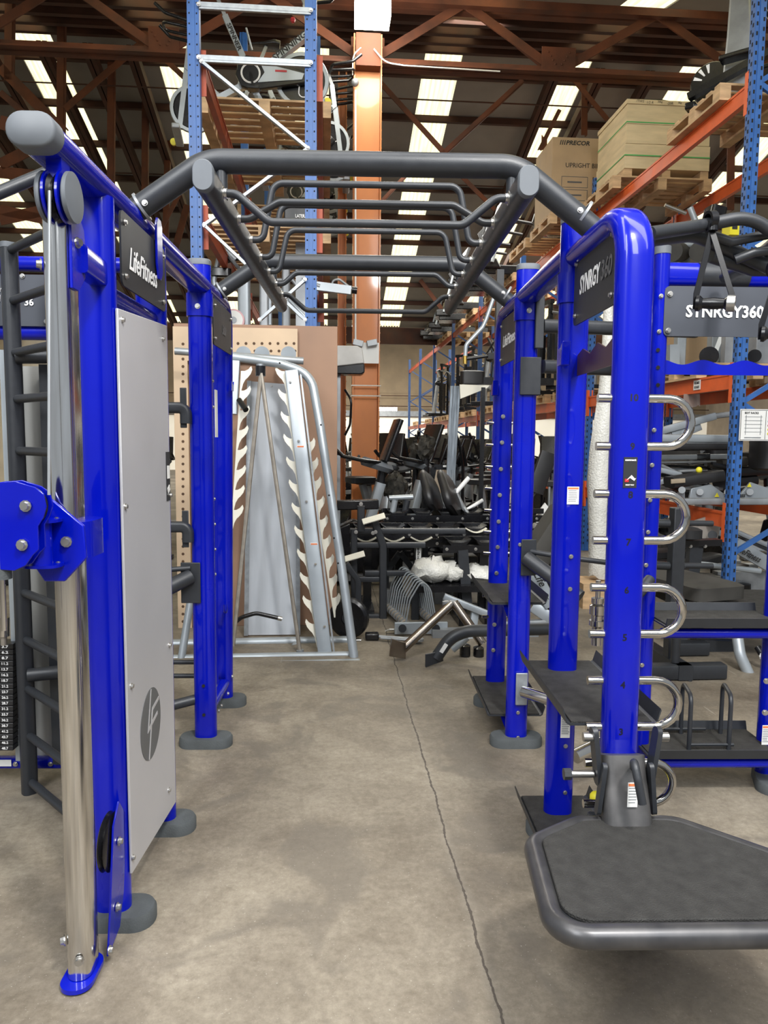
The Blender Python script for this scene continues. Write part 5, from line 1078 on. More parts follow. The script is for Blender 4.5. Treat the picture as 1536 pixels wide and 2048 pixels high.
def bench(pm=PAD):
    t = Thing('weight_bench', 'x', 'bench', (0, 0, 0), W0)
    MB().pad((.18, 0, .43), (.95, .30, .08), r=.025).obj('long_pad', pm, t); MB().pad((-.50, 0, .43), (.34, .28, .08), r=.025).obj('seat_pad', pm, t)
    MB().bar((-.6, 0, .36), (.6, 0, .36), .06, .05).obj('spine', SILVD, t)
    for x in (-.55, .5): MB().box((x, 0, .18), (.06, .06, .34)).obj('leg', SILVD, t); MB().box((x, 0, .03), (.08, .5, .05)).obj('foot_bar', BLACK, t, bevel=.01)
    return t
ub, dt, tm, mg, bn = upright_bike(), dark_trainer(), treadmill(), multi_gym(), bench()
used = set()
def put(src, x, y, z=0, rz=0, label=None, group=None, scale=1, tilt=None):
    if src in used: return dup(src, (x, y, z), rz, label, W, group, scale, tilt)
    used.add(src); move(src, (x, y, z), rz, W, tilt, scale); src.e['label'] = label
    if group: src.e['group'] = group
    return src.e
# the near upright bike by the column
p = wa(735, 1120, Y=7.35); put(ub, p.x-.25, 7.35, 0, 4, 'black upright bike with silver column in front of the orange column', 'upright bikes in the aisle', 1.12)
put(ub, p.x+.28, 8.0, 0, 20, 'black upright bike just behind and right of the first one', 'upright bikes in the aisle', 1.1)
# packed rows of stored cardio machines
random.seed(11)
GR = 'cardio machines packed in the aisle'
rows = [(8.9, 'second'), (10.3, 'third'), (11.8, 'fourth'), (13.4, 'fifth'), (15.1, 'sixth'), (17, 'seventh'), (19, 'eighth')]
NTH = ['first', 'second', 'third', 'fourth', 'fifth', 'sixth', 'seventh', 'eighth', 'ninth', 'tenth', 'eleventh']
for ri, (Y, nm) in enumerate(rows):
    x = .62; j = 0
    while x < 3.2:
        src = (ub, dt)[(j+ri) % 3 == 1]; kind = 'cross trainer' if src is dt else 'upright bike'
        put(src, x+random.uniform(-.04, .04), Y+random.uniform(-.1, .1), 0, random.choice((48, 60, 72, 66, 230))+random.uniform(-8, 8), 'black %s in the %s stored row, %s machine from the orange column' % (kind, nm, NTH[j]), 'cardio machines packed in the aisle', random.uniform(.98, 1.05))
        x += .72; j += 1
for j, (Y, x) in enumerate(((8.3, 3.95), (8.5, 4.7), (10.6, 3.9), (10.5, 4.7), (12.2, 4.2), (8.4, 5.5), (10.4, 5.6), (12.2, 5.4))):
    put((dt, ub)[j % 2], x, Y, 0, 80+10*(j % 3), 'black %s on the floor under the right racking, %s of those behind the benches' % (('cross trainer', 'upright bike')[j % 2], NTH[j]), 'cardio machines under the right racking', 1.0)
for j, (Y, x) in enumerate(((8.3, -2.2), (8.4, -.85), (10.4, -1.6), (10.6, -.7), (12.2, -1.4), (13.9, -.7), (10.2, -2.8), (12.3, -2.7), (6.9, -2.35), (8.2, -3.2))):
    put((dt, ub, mg)[j % 3], x, Y, 0, 85+10*(j % 3), 'dark %s in the left racking, %s of those glimpsed beyond the brown board' % (('cross trainer', 'upright bike', 'strength machine')[j % 3], NTH[j]), 'machines under the left racking', 1.0)
# treadmills and parts on the high right racking
for k_, (Y, x) in enumerate(((14.2, 3.75), (15.7, 3.75), (17.9, 3.75), (19.4, 3.75), (21.6, 3.8), (23.0, 3.8))):
    put(tm, x, Y, 4.552, 180+(-8)**(k_ % 2), 'treadmill on the high right racking, %s counting away from the carton' % ('first', 'second', 'third', 'fourth', 'fifth', 'sixth')[k_], 'treadmills on the high right racking', .95)
t = T('black_castings', 'pile of black machine castings on a pallet beside the carton', 'machine parts', (3.7, 11.9, 4.55))
for i in range(12):
    x, y, z = 3.35+random.uniform(0, .8), 11.5+random.uniform(0, .8), 4.55+.1+.12*(i//4)
    MB().pad((x, y, z+.05), (.3, .24, .16), Matrix.Rotation(random.uniform(-.6, .6), 3, 'Z')@Matrix.Rotation(random.uniform(-.4, .4), 3, 'Y'), r=.03).obj('casting', BLACK, t)
for k_, (Y, x) in enumerate(((10.5, 3.75), (11.9, 3.8), (14.2, 3.75), (15.7, 3.8), (17.8, 3.75), (19.3, 3.8), (21.5, 3.75), (23, 3.8))):
    put((mg, mg, mg, dt)[k_ % 4], x, Y, 2.2, 150+40*(k_ % 3), 'black strength machine on the middle right racking, %s from the logo sign' % ('first', 'second', 'third', 'fourth', 'fifth', 'sixth', 'seventh', 'eighth')[k_], 'machines on the middle right racking', .98)
sbs = [(10.1, 4.1, 70), (10.8, 4.4, 100)]
for k_, (Y, x, r_) in enumerate(sbs): dup(sb, (x+.3, Y-.1, 2.2), r_, 'silver spin bike on the middle racking seen between the right posts, %s one' % ('nearer', 'farther')[k_], W, 'spin bikes on the middle right racking', .95)
# ================================================================ LOOSE PARTS IN THE MIDDLE
def P_(px, py, Y): return wa(px, py, Y=Y)
# black weight trees / posts left of the aisle
t = T('plate_tree', 'charcoal storage tree with bent legs and cream end plates beside the aisle', 'weight tree', (P_(735, 1245, 5.95).x, 5.95, 0))
for q, (pts, r_) in enumerate((([(708, 1250), (708, 1058)], .027), ([(766, 1248), (766, 1090), (746, 1035)], .03), ([(722, 1062), (722, 1012)], .03))):
    MB().sweep(fillet([P_(x, y, 5.95) for x, y in pts], .1), rr(r_*2, r_*2, .012), up=(0, 1, 0)).obj('post', DARK, t)
for y_, x0_, x1_ in ((1062, 700, 930), (1146, 730, 828), (1233, 712, 762), (1158, 715, 764), (1090, 700, 850)): MB().bar(P_(x0_, y_, 5.97), P_(x1_, y_, 5.97), .05, .045, r=.008).obj('crossbar', DARK, t)
for (a, b) in (((725, 1044), (770, 1031)), ((688, 1119), (729, 1107))): MB().bar(P_(*a, 5.85), P_(*b, 5.85), .06, .012, up=(.1, -.6, .8)).obj('end_plate', CREAM, t, bevel=.003)
MB().box(P_(708, 1252, 5.95)+V((0, 0, .0)), (.08, .3, .04)).obj('foot', DARK, t); MB().box(P_(764, 1250, 5.95), (.14, .1, .03)).obj('foot', DARK, t, bevel=.01)
MB().sweep(fillet([P_(692, 1128, 5.7), P_(716, 1160, 5.7), P_(716, 1236, 5.7)], .1), rr(.05, .05, .012), up=(0, 1, 0)).obj('leg', DARK, t)
MB().bar(P_(640, 1011, 6.1), P_(757, 1008, 6.1), .10, .08).obj('top_channel', BLACK, t, bevel=.01)
for px, py in ((712, 1064), (751, 1064), (746, 1066), (722, 1008)): MB().hexbolt(P_(px, py, 5.91), (0, -1, 0), .012).obj('bolt', BOLT, t)
t = T('bumper_wheel', 'black rubber wheel standing on the floor behind the silver arched upright', 'wheel', P_(698, 1252, 5.35))
c = P_(698, 1209, 5.35); c.z = .15; MB().lathe([(.05, -.03), (.13, -.035), (.15, -.02), (.15, .02), (.13, .035), (.05, .03)], c, (.35, 1, 0), 30).obj('tyre', BLACK, t); MB().lathe([(0, -.02), (.05, -.02), (.05, .02), (0, .02)], c, (.35, 1, 0), 20).obj('hub', DARK, t)
# dumbbell racks
def dumbbell_rack(name, label, x0, x1, Y, levels, cat='dumbbell rack'):
    t = T(name, label, cat, ((x0+x1)/2, Y, 0))
    for z, dy, kind in levels:
        y = Y+dy
        MB().bar((x0, y-.10, z), (x1, y-.10, z), .03, .06).obj('shelf_rail', BLACK, t); MB().bar((x0, y+.12, z+.05), (x1, y+.12, z+.05), .03, .05).obj('shelf_rail', BLACK, t)
        n = int((x1-x0)/.235)
        for i in range(n):
            x = x0+.13+i*.235
            if kind == 'w': P = [(x-.09+.18*k/8, y-.12, z+.055-.035*math.sin(PI*k/8)) for k in range(9)]; MB().sweep(P, rr(.05, .012, .004, 1), up=(0, 0, 1)).obj('saddle_edge', CREAM, t)
            MB().prism([(-.1, .05), (-.06, .0), (.06, 0), (.1, .05), (.05, .02), (-.05, .02)], .2, (x, y, z+.03), (1, 0, 0), (0, 0, 1)).obj('saddle', BLACK, t)
        for i in range(n+1): MB().hexbolt((x0+.03+i*.235, y-.115, z), (0, -1, 0), .010).obj('bolt', BOLT, t)
    zt = max(l[0] for l in levels)
    for x in (x0+.15, x1-.15): MB().box((x, Y, zt/2), (.07, .07, zt)).obj('post', BLACK, t); MB().box((x, Y, .03), (.09, .6, .05)).obj('foot_bar', BLACK, t)
    return t
t = dumbbell_rack('dumbbell_rack', 'long black dumbbell rack with pale curved saddles across the aisle', P_(700, 1062, 6.3).x, P_(1130, 1062, 6.3).x, 6.3, ((P_(850, 1066, 6.3).z, 0, 'w'), (P_(850, 1086, 6.2).z, -.02, 'w')))
p = P_(837, 1112, 6.22); MB().box(p, (.045, .004, .16)).obj('white_label', PAPER, t); MB().text('escape', p+V((0, -.004, .01)), (0, 0, 1), (-1, 0, 0), .022, bold=.02, width=.12).obj('lettering', INK, t)
MB().box((p.x, 6.27, p.z*.5+.08), (.07, .07, p.z+.2)).obj('post', BLACK, t)
dumbbell_rack('dumbbell_rack', 'black dumbbell rack with angled empty cradles just behind the pale-saddled rack', P_(768, 1036, 6.8).x, P_(1100, 1036, 6.8).x, 6.9, ((P_(850, 1037, 6.8).z, 0, 'b'), (.40, 0, 'b')))
t = dumbbell_rack('dumbbell_rack', 'short low black cradle rack standing behind the white wrapped bundles', P_(880, 1095, 6.0).x, P_(1000, 1095, 6.0).x, 5.95, ((P_(930, 1096, 5.9).z, 0, 'b'),))
MB().bar(P_(760, 1170, 5.98), P_(735, 1120, 5.98), .03, .03, up=(0, 1, 0)).obj('brace', BLACK, t) if False else None
t = T('x_braced_stand', 'charcoal stand with crossed braces under the dumbbell rack', 'stand', (P_(800, 1180, 6.5).x, 6.5, 0))
for a, b in (((775, 1140), (800, 1105)), ((800, 1105), (835, 1150)), ((772, 1060), (772, 1200)), ((850, 1060), (850, 1200))): MB().bar(P_(*a, 6.5), P_(*b, 6.5), .05, .05, up=(0, 1, 0)).obj('brace', DARK, t)
MB().bar((P_(765, 1200, 6.5).x, 6.5, .03), (P_(860, 1200, 6.5).x, 6.5, .03), .06, .06).obj('floor_rail', DARK, t)
# recumbent bikes: two tall seat backs
def seatback(label, px0, py0, px1, py1, Y):
    t = T('recumbent_seat', label, 'recumbent bike seat', (P_(px1, py1, Y).x, Y, 0), 'recumbent seats behind the dumbbell racks')
    a, b = P_(px0, py0, Y), P_(px1, py1, Y-.25); n = 7
    MB().sweep([a.lerp(b, k/n)+V((.02*math.sin(k/n*PI), 0, 0)) for k in range(n+1)], rr(.085, .34, .04, 4), up=(-.4, -1, 0), scales=[.6, .85, .95, 1, 1.05, 1.1, 1.05, .8]).obj('back_pad', PAD, t, smooth=60)
    MB().tube([a+V((.08, .1, -.12)), b+V((.22, .1, -.10))], .018).obj('back_tube', SILVD, t)
    MB().box((b.x, Y-.3, .38), (.4, .38, .09)).obj('seat_pad', PAD, t, bevel=.02); MB().box((b.x, Y-.25, .17), (.10, .9, .34)).obj('base', SILVD, t)
seatback('tall black seat back leaning, the left one of the recumbent pair', 851, 948, 868, 1022, 7.15); seatback('tall black seat back leaning, the right one of the recumbent pair', 886, 948, 905, 1024, 7.0)
t = T('tilted_screen_frame', 'tan panel in a dark frame propped behind the two seat backs', 'panel', P_(885, 1060, 7.45))
a, b, c, d = P_(868, 934, 7.45), P_(914, 934, 7.45), P_(900, 986, 7.45), P_(858, 986, 7.45)
MB().prism([(q.x-a.x, q.z-a.z) for q in (d, c, b, a)], .03, a, (1, 0, 0), (0, 0, 1)).obj('panel', mat('tan_panel', (.33, .26, .19), .4), t)
for p, q in ((a, b), (b, c), (d, a)): MB().bar(p+V((0, -.01, 0)), q+V((0, -.01, 0)), .05, .025, up=(0, 1, 0)).obj('frame', BLACK, t)
MB().bar(V((c.x-.1, 7.47, 0)), V((c.x-.1, 7.47, c.z+.05)), .06, .06, up=(0, 1, 0)).obj('stand', SILVD, t); MB().box(((a.x+b.x)/2, 7.42, a.z+.01), (.06, .01, .02)).obj('white_label', PAPER, t)
t = T('silver_levers', 'loose silver lever arms with white grips beside the recumbent seats', 'lever arms', (P_(930, 1030, 6.95).x, 6.95, 0))
for a, b, r_, m_ in (((908, 978), (934, 1030), .022, SILVD), ((912, 985), (938, 955), .022, WHITE), ((930, 1022), (966, 1000), .018, WHITE), ((915, 1028), (950, 1014), .02, BLACK), ((778, 996), (826, 994), .025, SILV), ((790, 1000), (785, 1025), .03, SILV), ((815, 1000), (800, 1060), .03, DARK)):
    MB().tube([P_(*a, 6.95), P_(*b, 6.95)], r_).obj('lever', m_, t)
MB().box((P_(930, 1030, 6.95).x, 6.95, .2), (.1, .1, .42)).obj('stand', SILVD, t)
def crumple(label, px, py, w_, h_, Y, m_=WRAPB, name='wrapped_console', base=None):
    t = T(name, label, 'wrapped part', (P_(px, py, Y).x, Y, base or 0)); random.seed(int(px)); mb = MB(); c = P_(px, py, Y)
    mb.ball(c, 1, (w_/2, w_/2.5, h_/2), n=18)
    mb.v = [p+V((random.uniform(-.1, .1)*w_, random.uniform(-.1, .1)*w_, random.uniform(-.1, .1)*h_)) for p in mb.v]
    mb.obj('crumpled_film', m_, t, smooth=20)
    if base is None: MB().cyl((c.x, Y, 0), (c.x, Y, c.z-h_*.3), .04).obj('stem', BLACK, t)
crumple('black console in crinkled clear film, leaning right of the bike rows', 852, 896, .22, .26, 8.0); crumple('low black part in crinkled film beside the first upright bike', 790, 975, .24, .3, 7.6)
crumple('dark part in crinkled film behind the tan panel', 832, 905, .16, .24, 8.2)
# tall wrapped bundle of silver strips with the cream wedge
t = T('wrapped_silver_post', 'tall silver post in glossy film rising above the stored bikes', 'post bundle', (P_(900, 1100, 7.3).x, 7.3, 0))
o = MB()
for k_ in range(4): dx = .022*k_; a = P_(895, 940, 7.3)+V((dx, 0, 0)); b = P_(903, 772, 7.3)+V((dx*1.1, .01*(-1)**k_, 0)); o.bar(V((a.x, 7.3, 0)), a, .02, .05, up=(0, 1, 0)); o.bar(a, b, .022, .05, up=(0, 1, 0))
o.obj('strips', mat('film_wrapped_silver', (.5, .56, .62), .2, .6, .3, 12, stretch=(3, 3, .3)), t)
t2 = T('cream_wedge_plate', 'cream triangular side plate held at the top of the silver post', 'side plate', P_(940, 785, 7.25))
MB().prism([(0, 0), (.30, -.005), (.27, -.035), (.01, -.14)], .02, P_(919, 769, 7.25), (1, 0, 0), (0, 0, 1)).obj('plate', CREAM, t2, bevel=.003)
MB().bar(P_(966, 775, 7.25), V((P_(966, 775, 7.25).x, 7.25, 0)), .04, .04, up=(0, 1, 0)).obj('carrying_post', BLACK, t2)
# white plastic bundles
def bundle(label, px, py, w_, h_, Y, m_=WRAP):
    t = T('white_wrapped_bundle', label, 'plastic bundle', (P_(px, py, Y).x, Y, P_(px, py, Y).z-h_/2), 'white bundles on the low black bench'); random.seed(int(px)); mb = MB(); c = P_(px, py, Y)
    mb.ball(c, 1, (w_/2, .16, h_/2), n=16); mb.v = [p+V((random.uniform(-.08, .08)*w_, random.uniform(-.02, .02), random.uniform(-.1, .1)*h_)) for p in mb.v]
    mb.obj('film', m_, t, smooth=50)
bundle('white plastic bundle peaked at its left end, left of the pair', 862, 1138, .32, .20, 5.9); bundle('white plastic bundle between the low cradle rack posts', 905, 1143, .26, .16, 5.95); bundle('white plastic bundle partly behind the blue rear post', 955, 1145, .30, .14, 5.95)
t = T('low_black_bench', 'low black bench frame under the white plastic bundles', 'bench', (P_(900, 1170, 5.9).x, 5.9, 0))
zz = P_(900, 1163, 5.9).z; MB().box((P_(905, 1163, 5.9).x, 5.9, zz-.03), (.62, .35, .05)).obj('top', BLACK, t)
for px in (830, 925, 978): MB().box((P_(px, 1200, 5.9).x, 5.9, (zz-.05)/2), (.06, .06, zz-.05)).obj('leg', DARK, t)
MB().bar(P_(925, 1100, 5.85), P_(934, 1215, 5.85), .08, .06, up=(0, 1, 0)).obj('strut', DARK, t)
# wire bike stand
t = T('wire_ball_stand', 'silver wire stand of nested arches between two roller tubes', 'storage stand', (P_(820, 1250, 5.65).x, 5.65, 0))
a0, a1 = P_(776, 1212, 6.1), P_(812, 1258, 5.5); b0, b1 = P_(832, 1208, 6.1), P_(872, 1258, 5.5); a0.z = a1.z = b0.z = b1.z = .06
for p, q, n_ in ((a0, a1, 'roller_tube'), (b0, b1, 'roller_tube')):
    MB().cyl(p, q, .03).obj(n_, mat('wood_roller', (.36, .31, .25), .6), t)
    for k_ in range(8): c = p.lerp(q, (k_+.5)/8); MB().cyl(c-(q-p)*.03, c+(q-p)*.01, .036).obj('collar', SILVD, t)
for k_ in range(10):
    f = k_/9; p = a0.lerp(a1, f); q = b0.lerp(b1, f); h_ = .36-.02*f
    P = [p+V((0, 0, .02)), p.lerp(q, .12)+V((0, 0, h_*.55)), p.lerp(q, .5)+V((0, 0, h_)), p.lerp(q, .8)+V((0, 0, h_*.8)), q+V((0, 0, .02))]
    MB().tube(fillet(P, .12), .0065, n=6).obj('wire_arch', SILV, t)
MB().box((P_(842, 1258, 5.4).x, 5.4, .055), (.40, .03, .09)).obj('end_plate', SILV, t, bevel=.004); MB().cyl(P_(776, 1210, 6.15), P_(776, 1178, 6.15), .035).obj('upright_tube', SILVD, t)
for px in (805, 872): MB().cyl(P_(px, 1257, 5.37), P_(px, 1257, 5.33), .03).obj('castor', BLACK, t)
# tools on the floor
t = T('steel_clamp', 'long steel clamp bar lying flat on the concrete', 'clamp', P_(790, 1274, 5.4)); c0, c1 = wa(744, 1272, z=.03), wa(838, 1279, z=.03)
MB().tube([c0, c1], .012).obj('bar', SILVD, t); MB().tube([c0+V((.06, -.06, -.0)), c1+V((0, -.04, 0))], .009).obj('bar', SILVD, t); MB().box(c0, (.10, .07, .05)).obj('jaw', BLACK, t, bevel=.01); MB().pad(c1, (.07, .06, .04)).obj('jaw', SILVD, t)
MB().prism([(0, 0), (.16, .01), (.10, .05), (.03, .07)], .01, wa(770, 1262, z=.02), (1, .2, 0), (0, -.9, .4)).obj('plastic_flap', WRAP, t)
# chrome A-frame lying on the floor
t = T('chrome_v_tube', 'worn chrome V-shaped tube part standing like a tent on the floor', 'machine leg', wa(880, 1310, z=0))
a = wa(795, 1308, z=.04); top = P_(902, 1208, a.y+.22); b = P_(966, 1288, a.y+.1); CH2 = mat('aged_chrome', (.42, .38, .34), .22, 1, .3, 7, c2=(.22, .18, .15))
MB().tube([a, top], .032, n=16).obj('tube', CH2, t); MB().tube([top+V((.02, 0, .01)), b], .032, n=16).obj('tube', CH2, t); MB().pad(top, (.12, .05, .05), r=.01).obj('joint_plate', SILVD, t)
MB().prism([(-.06, -.02), (.06, -.05), (.05, .06), (-.06, .10)], .012, a+V((0, -.03, .02)), (1, .3, 0), (.1, 0, 1)).obj('foot_plate', CH2, t, bevel=.003)
# black curved tube
t = T('black_curved_leg', 'charcoal curved tube with flange end lying beside the chrome V tube', 'machine leg', wa(900, 1325, z=0))
y_ = wa(870, 1322, z=.03).y
MB().tube(fillet([P_(872, 1316, y_), P_(900, 1275, y_), P_(935, 1262, y_), P_(1110, 1258, y_+.1)], .18), .04, n=16).obj('tube', DARK, t, smooth=60)
MB().prism([(-.05, -.05), (.07, -.02), (.05, .05), (-.07, .04)], .012, P_(868, 1318, y_-.02), (1, .3, 0), (.2, 0, 1)).obj('flange', DARK, t, bevel=.003)
p = P_(882, 1305, y_-.04); MB().bar(p, P_(893, 1288, y_-.04), .025, .004, up=(0, 1, 0)).obj('white_label', PAPER, t)
for px, py in ((930, 1300), (957, 1305)): MB().pad(P_(px, py, y_+.2), (.07, .09, .09), r=.02).obj('rubber_stop', BLACK, t)
MB().tube([P_(905, 1300, y_+.15), P_(935, 1275, y_+.15)], .022).obj('silver_strut', SILV, t)
# silver frames between the rear right posts
t = T('silver_linkage', 'silver linkage frame lying between the blue rear posts and the chrome V tube', 'machine frame', (P_(940, 1250, 5.35).x, 5.35, 0))
for a, b, w_, m_ in (((888, 1193), (985, 1232), .05, SILV), ((950, 1225), (940, 1290), .06, SILV), ((985, 1232), (1060, 1225), .05, SILVD), ((1060, 1130), (1102, 1212), .10, SILV), ((1065, 1212), (1100, 1236), .09, SILV), ((985, 1250), (1100, 1245), .05, SILVD)):
    MB().bar(P_(*a, 5.35), P_(*b, 5.3), w_, .05, up=(0, 1, 0), r=.01).obj('member', m_, t)
MB().text('Life', P_(1080, 1158, 5.26), (.5, 0, -.87), (.87, 0, .5), .06, bold=.02, shear=.3).obj('lettering', INK, t); MB().text('85', P_(1092, 1196, 5.26), (.5, 0, -.87), (.87, 0, .5), .03, bold=.02, shear=.3).obj('lettering', INK, t)
MB().box((P_(970, 1260, 5.35).x, 5.35, .03), (.8, .08, .06)).obj('foot_bar', SILVD, t)
t = T('grey_bench', 'dusty grey bench pad tilted behind the numbered posts', 'bench', (P_(1080, 1110, 6).x, 6, 0))
MB().bar(P_(1060, 1128, 5.9), P_(1130, 1020, 6.1), .2, .28, up=(0, 1, 0), r=.03).obj('pad', PADD, t); MB().box((P_(1090, 1100, 6).x, 6.1, .25), (.1, .1, .5)).obj('frame', DARK, t)
# tall wrapped column seen between the numbered posts
t = T('wrapped_column', 'tall machine part swathed in white plastic between the two right front posts', 'wrapped part', (P_(1195, 1140, 6.4).x, 6.4, 0)); mb = MB()
prof = [(1176, 1216, 1150), (1176, 1218, 1060), (1176, 1220, 960), (1180, 1222, 900), (1190, 1224, 840), (1198, 1228, 780), (1204, 1230, 700), (1208, 1230, 560)]
n = 10; random.seed(5); vs = []
for x0_, x1_, y_ in prof:
    a, b = P_(x0_, y_, 6.4), P_(x1_, y_, 6.4); c = (a+b)/2; r_ = (b.x-a.x)/2
    for k_ in range(n): an = 2*PI*k_/n; vs.append(c+V((math.cos(an)*r_*random.uniform(.85, 1.1), math.sin(an)*r_*random.uniform(.8, 1.1), random.uniform(-.03, .03))))
mb.add(vs, [(i*n+j, i*n+(j+1) % n, (i+1)*n+(j+1) % n, (i+1)*n+j) for i in range(len(prof)-1) for j in range(n)]+[list(range(n))[::-1], list(range((len(prof)-1)*n, len(prof)*n))]); mb.obj('film', WRAP, t, smooth=50)
MB().box((P_(1195, 1160, 6.4).x, 6.4, .11), (.4, .4, .22)).obj('base_block', WOOD, t)
# ================================================================ RIGHT SIDE: benches, posts and racked parts
t = T('plate_storage_post', 'dark grey square storage post with horizontal pegs and a tube socket', 'weight tree', (P_(1348, 1370, 4.45).x, 4.45, 0))
x_ = P_(1348, 1200, 4.45).x; zt_ = P_(1348, 1015, 4.45).z
MB().box((x_, 4.45, zt_/2), (.08, .08, zt_)).obj('post', DARK, t, bevel=.006)
for py in (1046, 1131):
    for (px0, px1, r_) in ((1296, 1328, .016), (1308, 1338, .026), (1358, 1368, .026), (1360, 1425, .018)): MB().cyl(P_(px0, py, 4.45), P_(px1, py+1, 4.45), r_).obj('peg', DARK, t)
MB().bar((P_(1290, 1368, 4.3).x, 4.3, .05), (P_(1445, 1368, 4.3).x, 4.3, .05), .09, .09, r=.01).obj('foot_bar', DARK, t); MB().bar((P_(1350, 1330, 4.8).x, 4.8, .05), (P_(1410, 1330, 4.8).x, 4.8, .05), .10, .09, r=.01).obj('foot_bar', DARK, t)
MB().bar((x_, 4.25, .05), (x_, 4.9, .05), .09, .09).obj('foot_bar', DARK, t)
c = P_(1352, 1345, 4.3); MB().lathe([(.022, 0), (.026, 0), (.026, .17), (.022, .17), (.022, .02)], (c.x, 4.32, .10), (0, 0, 1), 18).obj('tube_socket', DARK, t)
for px in (1338, 1380): MB().hexbolt(P_(px, 1364, 4.25), (0, -1, 0), .010).obj('bolt', DARK, t)
t = T('padded_bench', 'charcoal bench with thick dusty vinyl pad right of the storage post', 'bench', (P_(1390, 1230, 4.9).x, 4.9, 0))
c = P_(1375, 1170, 5.0); MB().pad((c.x, 5.05, c.z), (.42, .75, .12), Matrix.Rotation(.25, 3, 'Z'), r=.03).obj('pad', PADD, t); MB().box((c.x, 5.05, c.z-.09), (.3, .6, .06)).obj('pad_frame', BLACK, t)
for dx in (-.1, .12): MB().bar((c.x+dx, 4.95+dx, 0), (c.x+dx*.6, 4.95, c.z-.1), .06, .06, up=(0, 1, 0)).obj('leg', DARK, t)
t = T('black_platform_bench', 'flat wide black bench top at the right edge behind the shelf', 'bench', (P_(1500, 1240, 4.9).x, 4.9, 0))
c = P_(1505, 1215, 4.8); MB().box((c.x+.05, 4.9, c.z), (.55, .8, .06), Matrix.Rotation(-.15, 3, 'Z')).obj('top', MAT, t, bevel=.01); MB().box((c.x+.05, 4.95, c.z-.07), (.45, .7, .07), Matrix.Rotation(-.15, 3, 'Z')).obj('frame', BLACK, t)
ctube([P_(1475, 1275, 4.5), P_(1480, 1310, 4.45), P_(1505, 1365, 4.4)], .035, SILV, t, 'silver_leg', fil=.15); MB().tube([P_(1440, 1374, 4.4), P_(1478, 1373, 4.4)], .03).obj('rubber_foot', BLACK, t); MB().tube([P_(1478, 1373, 4.4), P_(1512, 1371, 4.4)], .03).obj('cross_foot', SILV, t); MB().tube([P_(1512, 1371, 4.4), P_(1545, 1370, 4.4)], .03).obj('rubber_foot', BLACK, t)
MB().tube([P_(1515, 1295, 4.5), P_(1526, 1312, 4.45)], .022).obj('black_lever', BLACK, t); MB().ball(P_(1526, 1313, 4.44), .025, n=8).obj('white_tip', WHITE, t)
MB().bar(P_(1390, 1288, 4.9), P_(1475, 1292, 4.9), .08, .08).obj('cross_member', DARK, t)
# parts stacked on the lowest beam level of the nearest right bay
YB_ = 6.9
def racked(name, label, cat): return T(name, label, cat, (4.0, YB_, .86), 'silver and black parts on the low right racking')
def blade(t, a, b, w_, m_=SILV, Y=6.9, th=.05, name='arm', r=.01): return MB().bar(P_(*a, Y), P_(*b, Y), w_, th, up=(0, 1, 0), r=r).obj(name, m_, t)
t = racked('silver_lever_frame', 'large silver lever frame with black script lettering, topmost on the low racking', 'machine frame')
blade(t, (1300, 868), (1430, 832), .07); blade(t, (1430, 832), (1480, 826), .055, SILVD, r=.02); blade(t, (1300, 892), (1400, 850), .10, SILV, 6.92, .03); blade(t, (1368, 862), (1392, 885), .05)
MB().text('LifeFitness', P_(1325, 871, 6.86), (1, 0, .28), (-.28, 0, 1), .055, bold=.025, shear=-.3, width=.20).obj('lettering', INK, t)
t = racked('silver_rail_pair', 'pair of straight silver rails with black sleeves lying on the low racking', 'rails')
for y_, x0_, x1_, m_, w_ in ((887, 1325, 1465, SILV, .05), (897, 1320, 1465, BLACK, .05), (915, 1312, 1462, SILV, .05), (925, 1312, 1430, SILVD, .02)): blade(t, (x0_, y_), (x1_, y_-2), w_, m_)
blade(t, (1392, 914), (1418, 913), .06, BLACK)
t = racked('tangle_of_linkages', 'tangle of silver linkages with a yellow knob under the rails', 'machine parts')
random.seed(9)
for i in range(16):
    x, y = random.uniform(1315, 1450), random.uniform(930, 985); an = random.uniform(-.5, .5); L_ = random.uniform(20, 60)
    blade(t, (x-L_*math.cos(an)/2, y-L_*math.sin(an)/2), (x+L_*math.cos(an)/2, y+L_*math.sin(an)/2), random.uniform(.02, .05), random.choice((SILV, BLACK, SILVD)), random.uniform(6.7, 7.3))
MB().ball(P_(1398, 940, 6.6), .03, n=10).obj('yellow_knob', YELL, t)
t = racked('black_bench_pad', 'long black bench pad with worn tan edge tilted on the low racking', 'bench pad')
MB().bar(P_(1338, 965, 6.55), P_(1438, 950, 6.55), .10, .22, up=(0, 1, 0), r=.03).obj('pad', PAD, t); MB().bar(P_(1342, 963, 6.42), P_(1370, 961, 6.42), .04, .01, up=(0, 1, 0), r=.003).obj('worn_edge', mat('worn_tan', (.35, .28, .2), .8), t)
t = racked('silver_side_plates', 'silver curved side plates with black lettering and yellow warning marks', 'machine frame')
MB().prism([(-.3, -.06), (.5, -.06), (.5, .05), (.28, .12), (.2, .02), (.05, -.0), (-.1, .10), (-.28, .06)], .03, P_(1440, 990, 6.5), (1, 0, 0), (0, 0, 1)).obj('side_plate', SILV, t, bevel=.004)
for px in (1400, 1455, 1500): MB().cyl(P_(px, 984, 6.48), P_(px, 984, 6.45), .03).obj('pivot_cap', SILVD, t)
MB().text('LifeFitness', P_(1470, 990, 6.47), (1, 0, 0), (0, 0, 1), .04, bold=.025, shear=.3, width=.2).obj('lettering', INK, t)
for px, py in ((1434, 990), (1499, 970)): MB().prism([(-.022, -.018), (.022, -.018), (0, .022)], .002, P_(px, py, 6.46), (1, 0, 0), (0, 0, 1)).obj('warning_mark', YELL, t)
t = racked('silver_goal_frame', 'square silver tube frame hanging at the front of the low racking', 'machine frame')
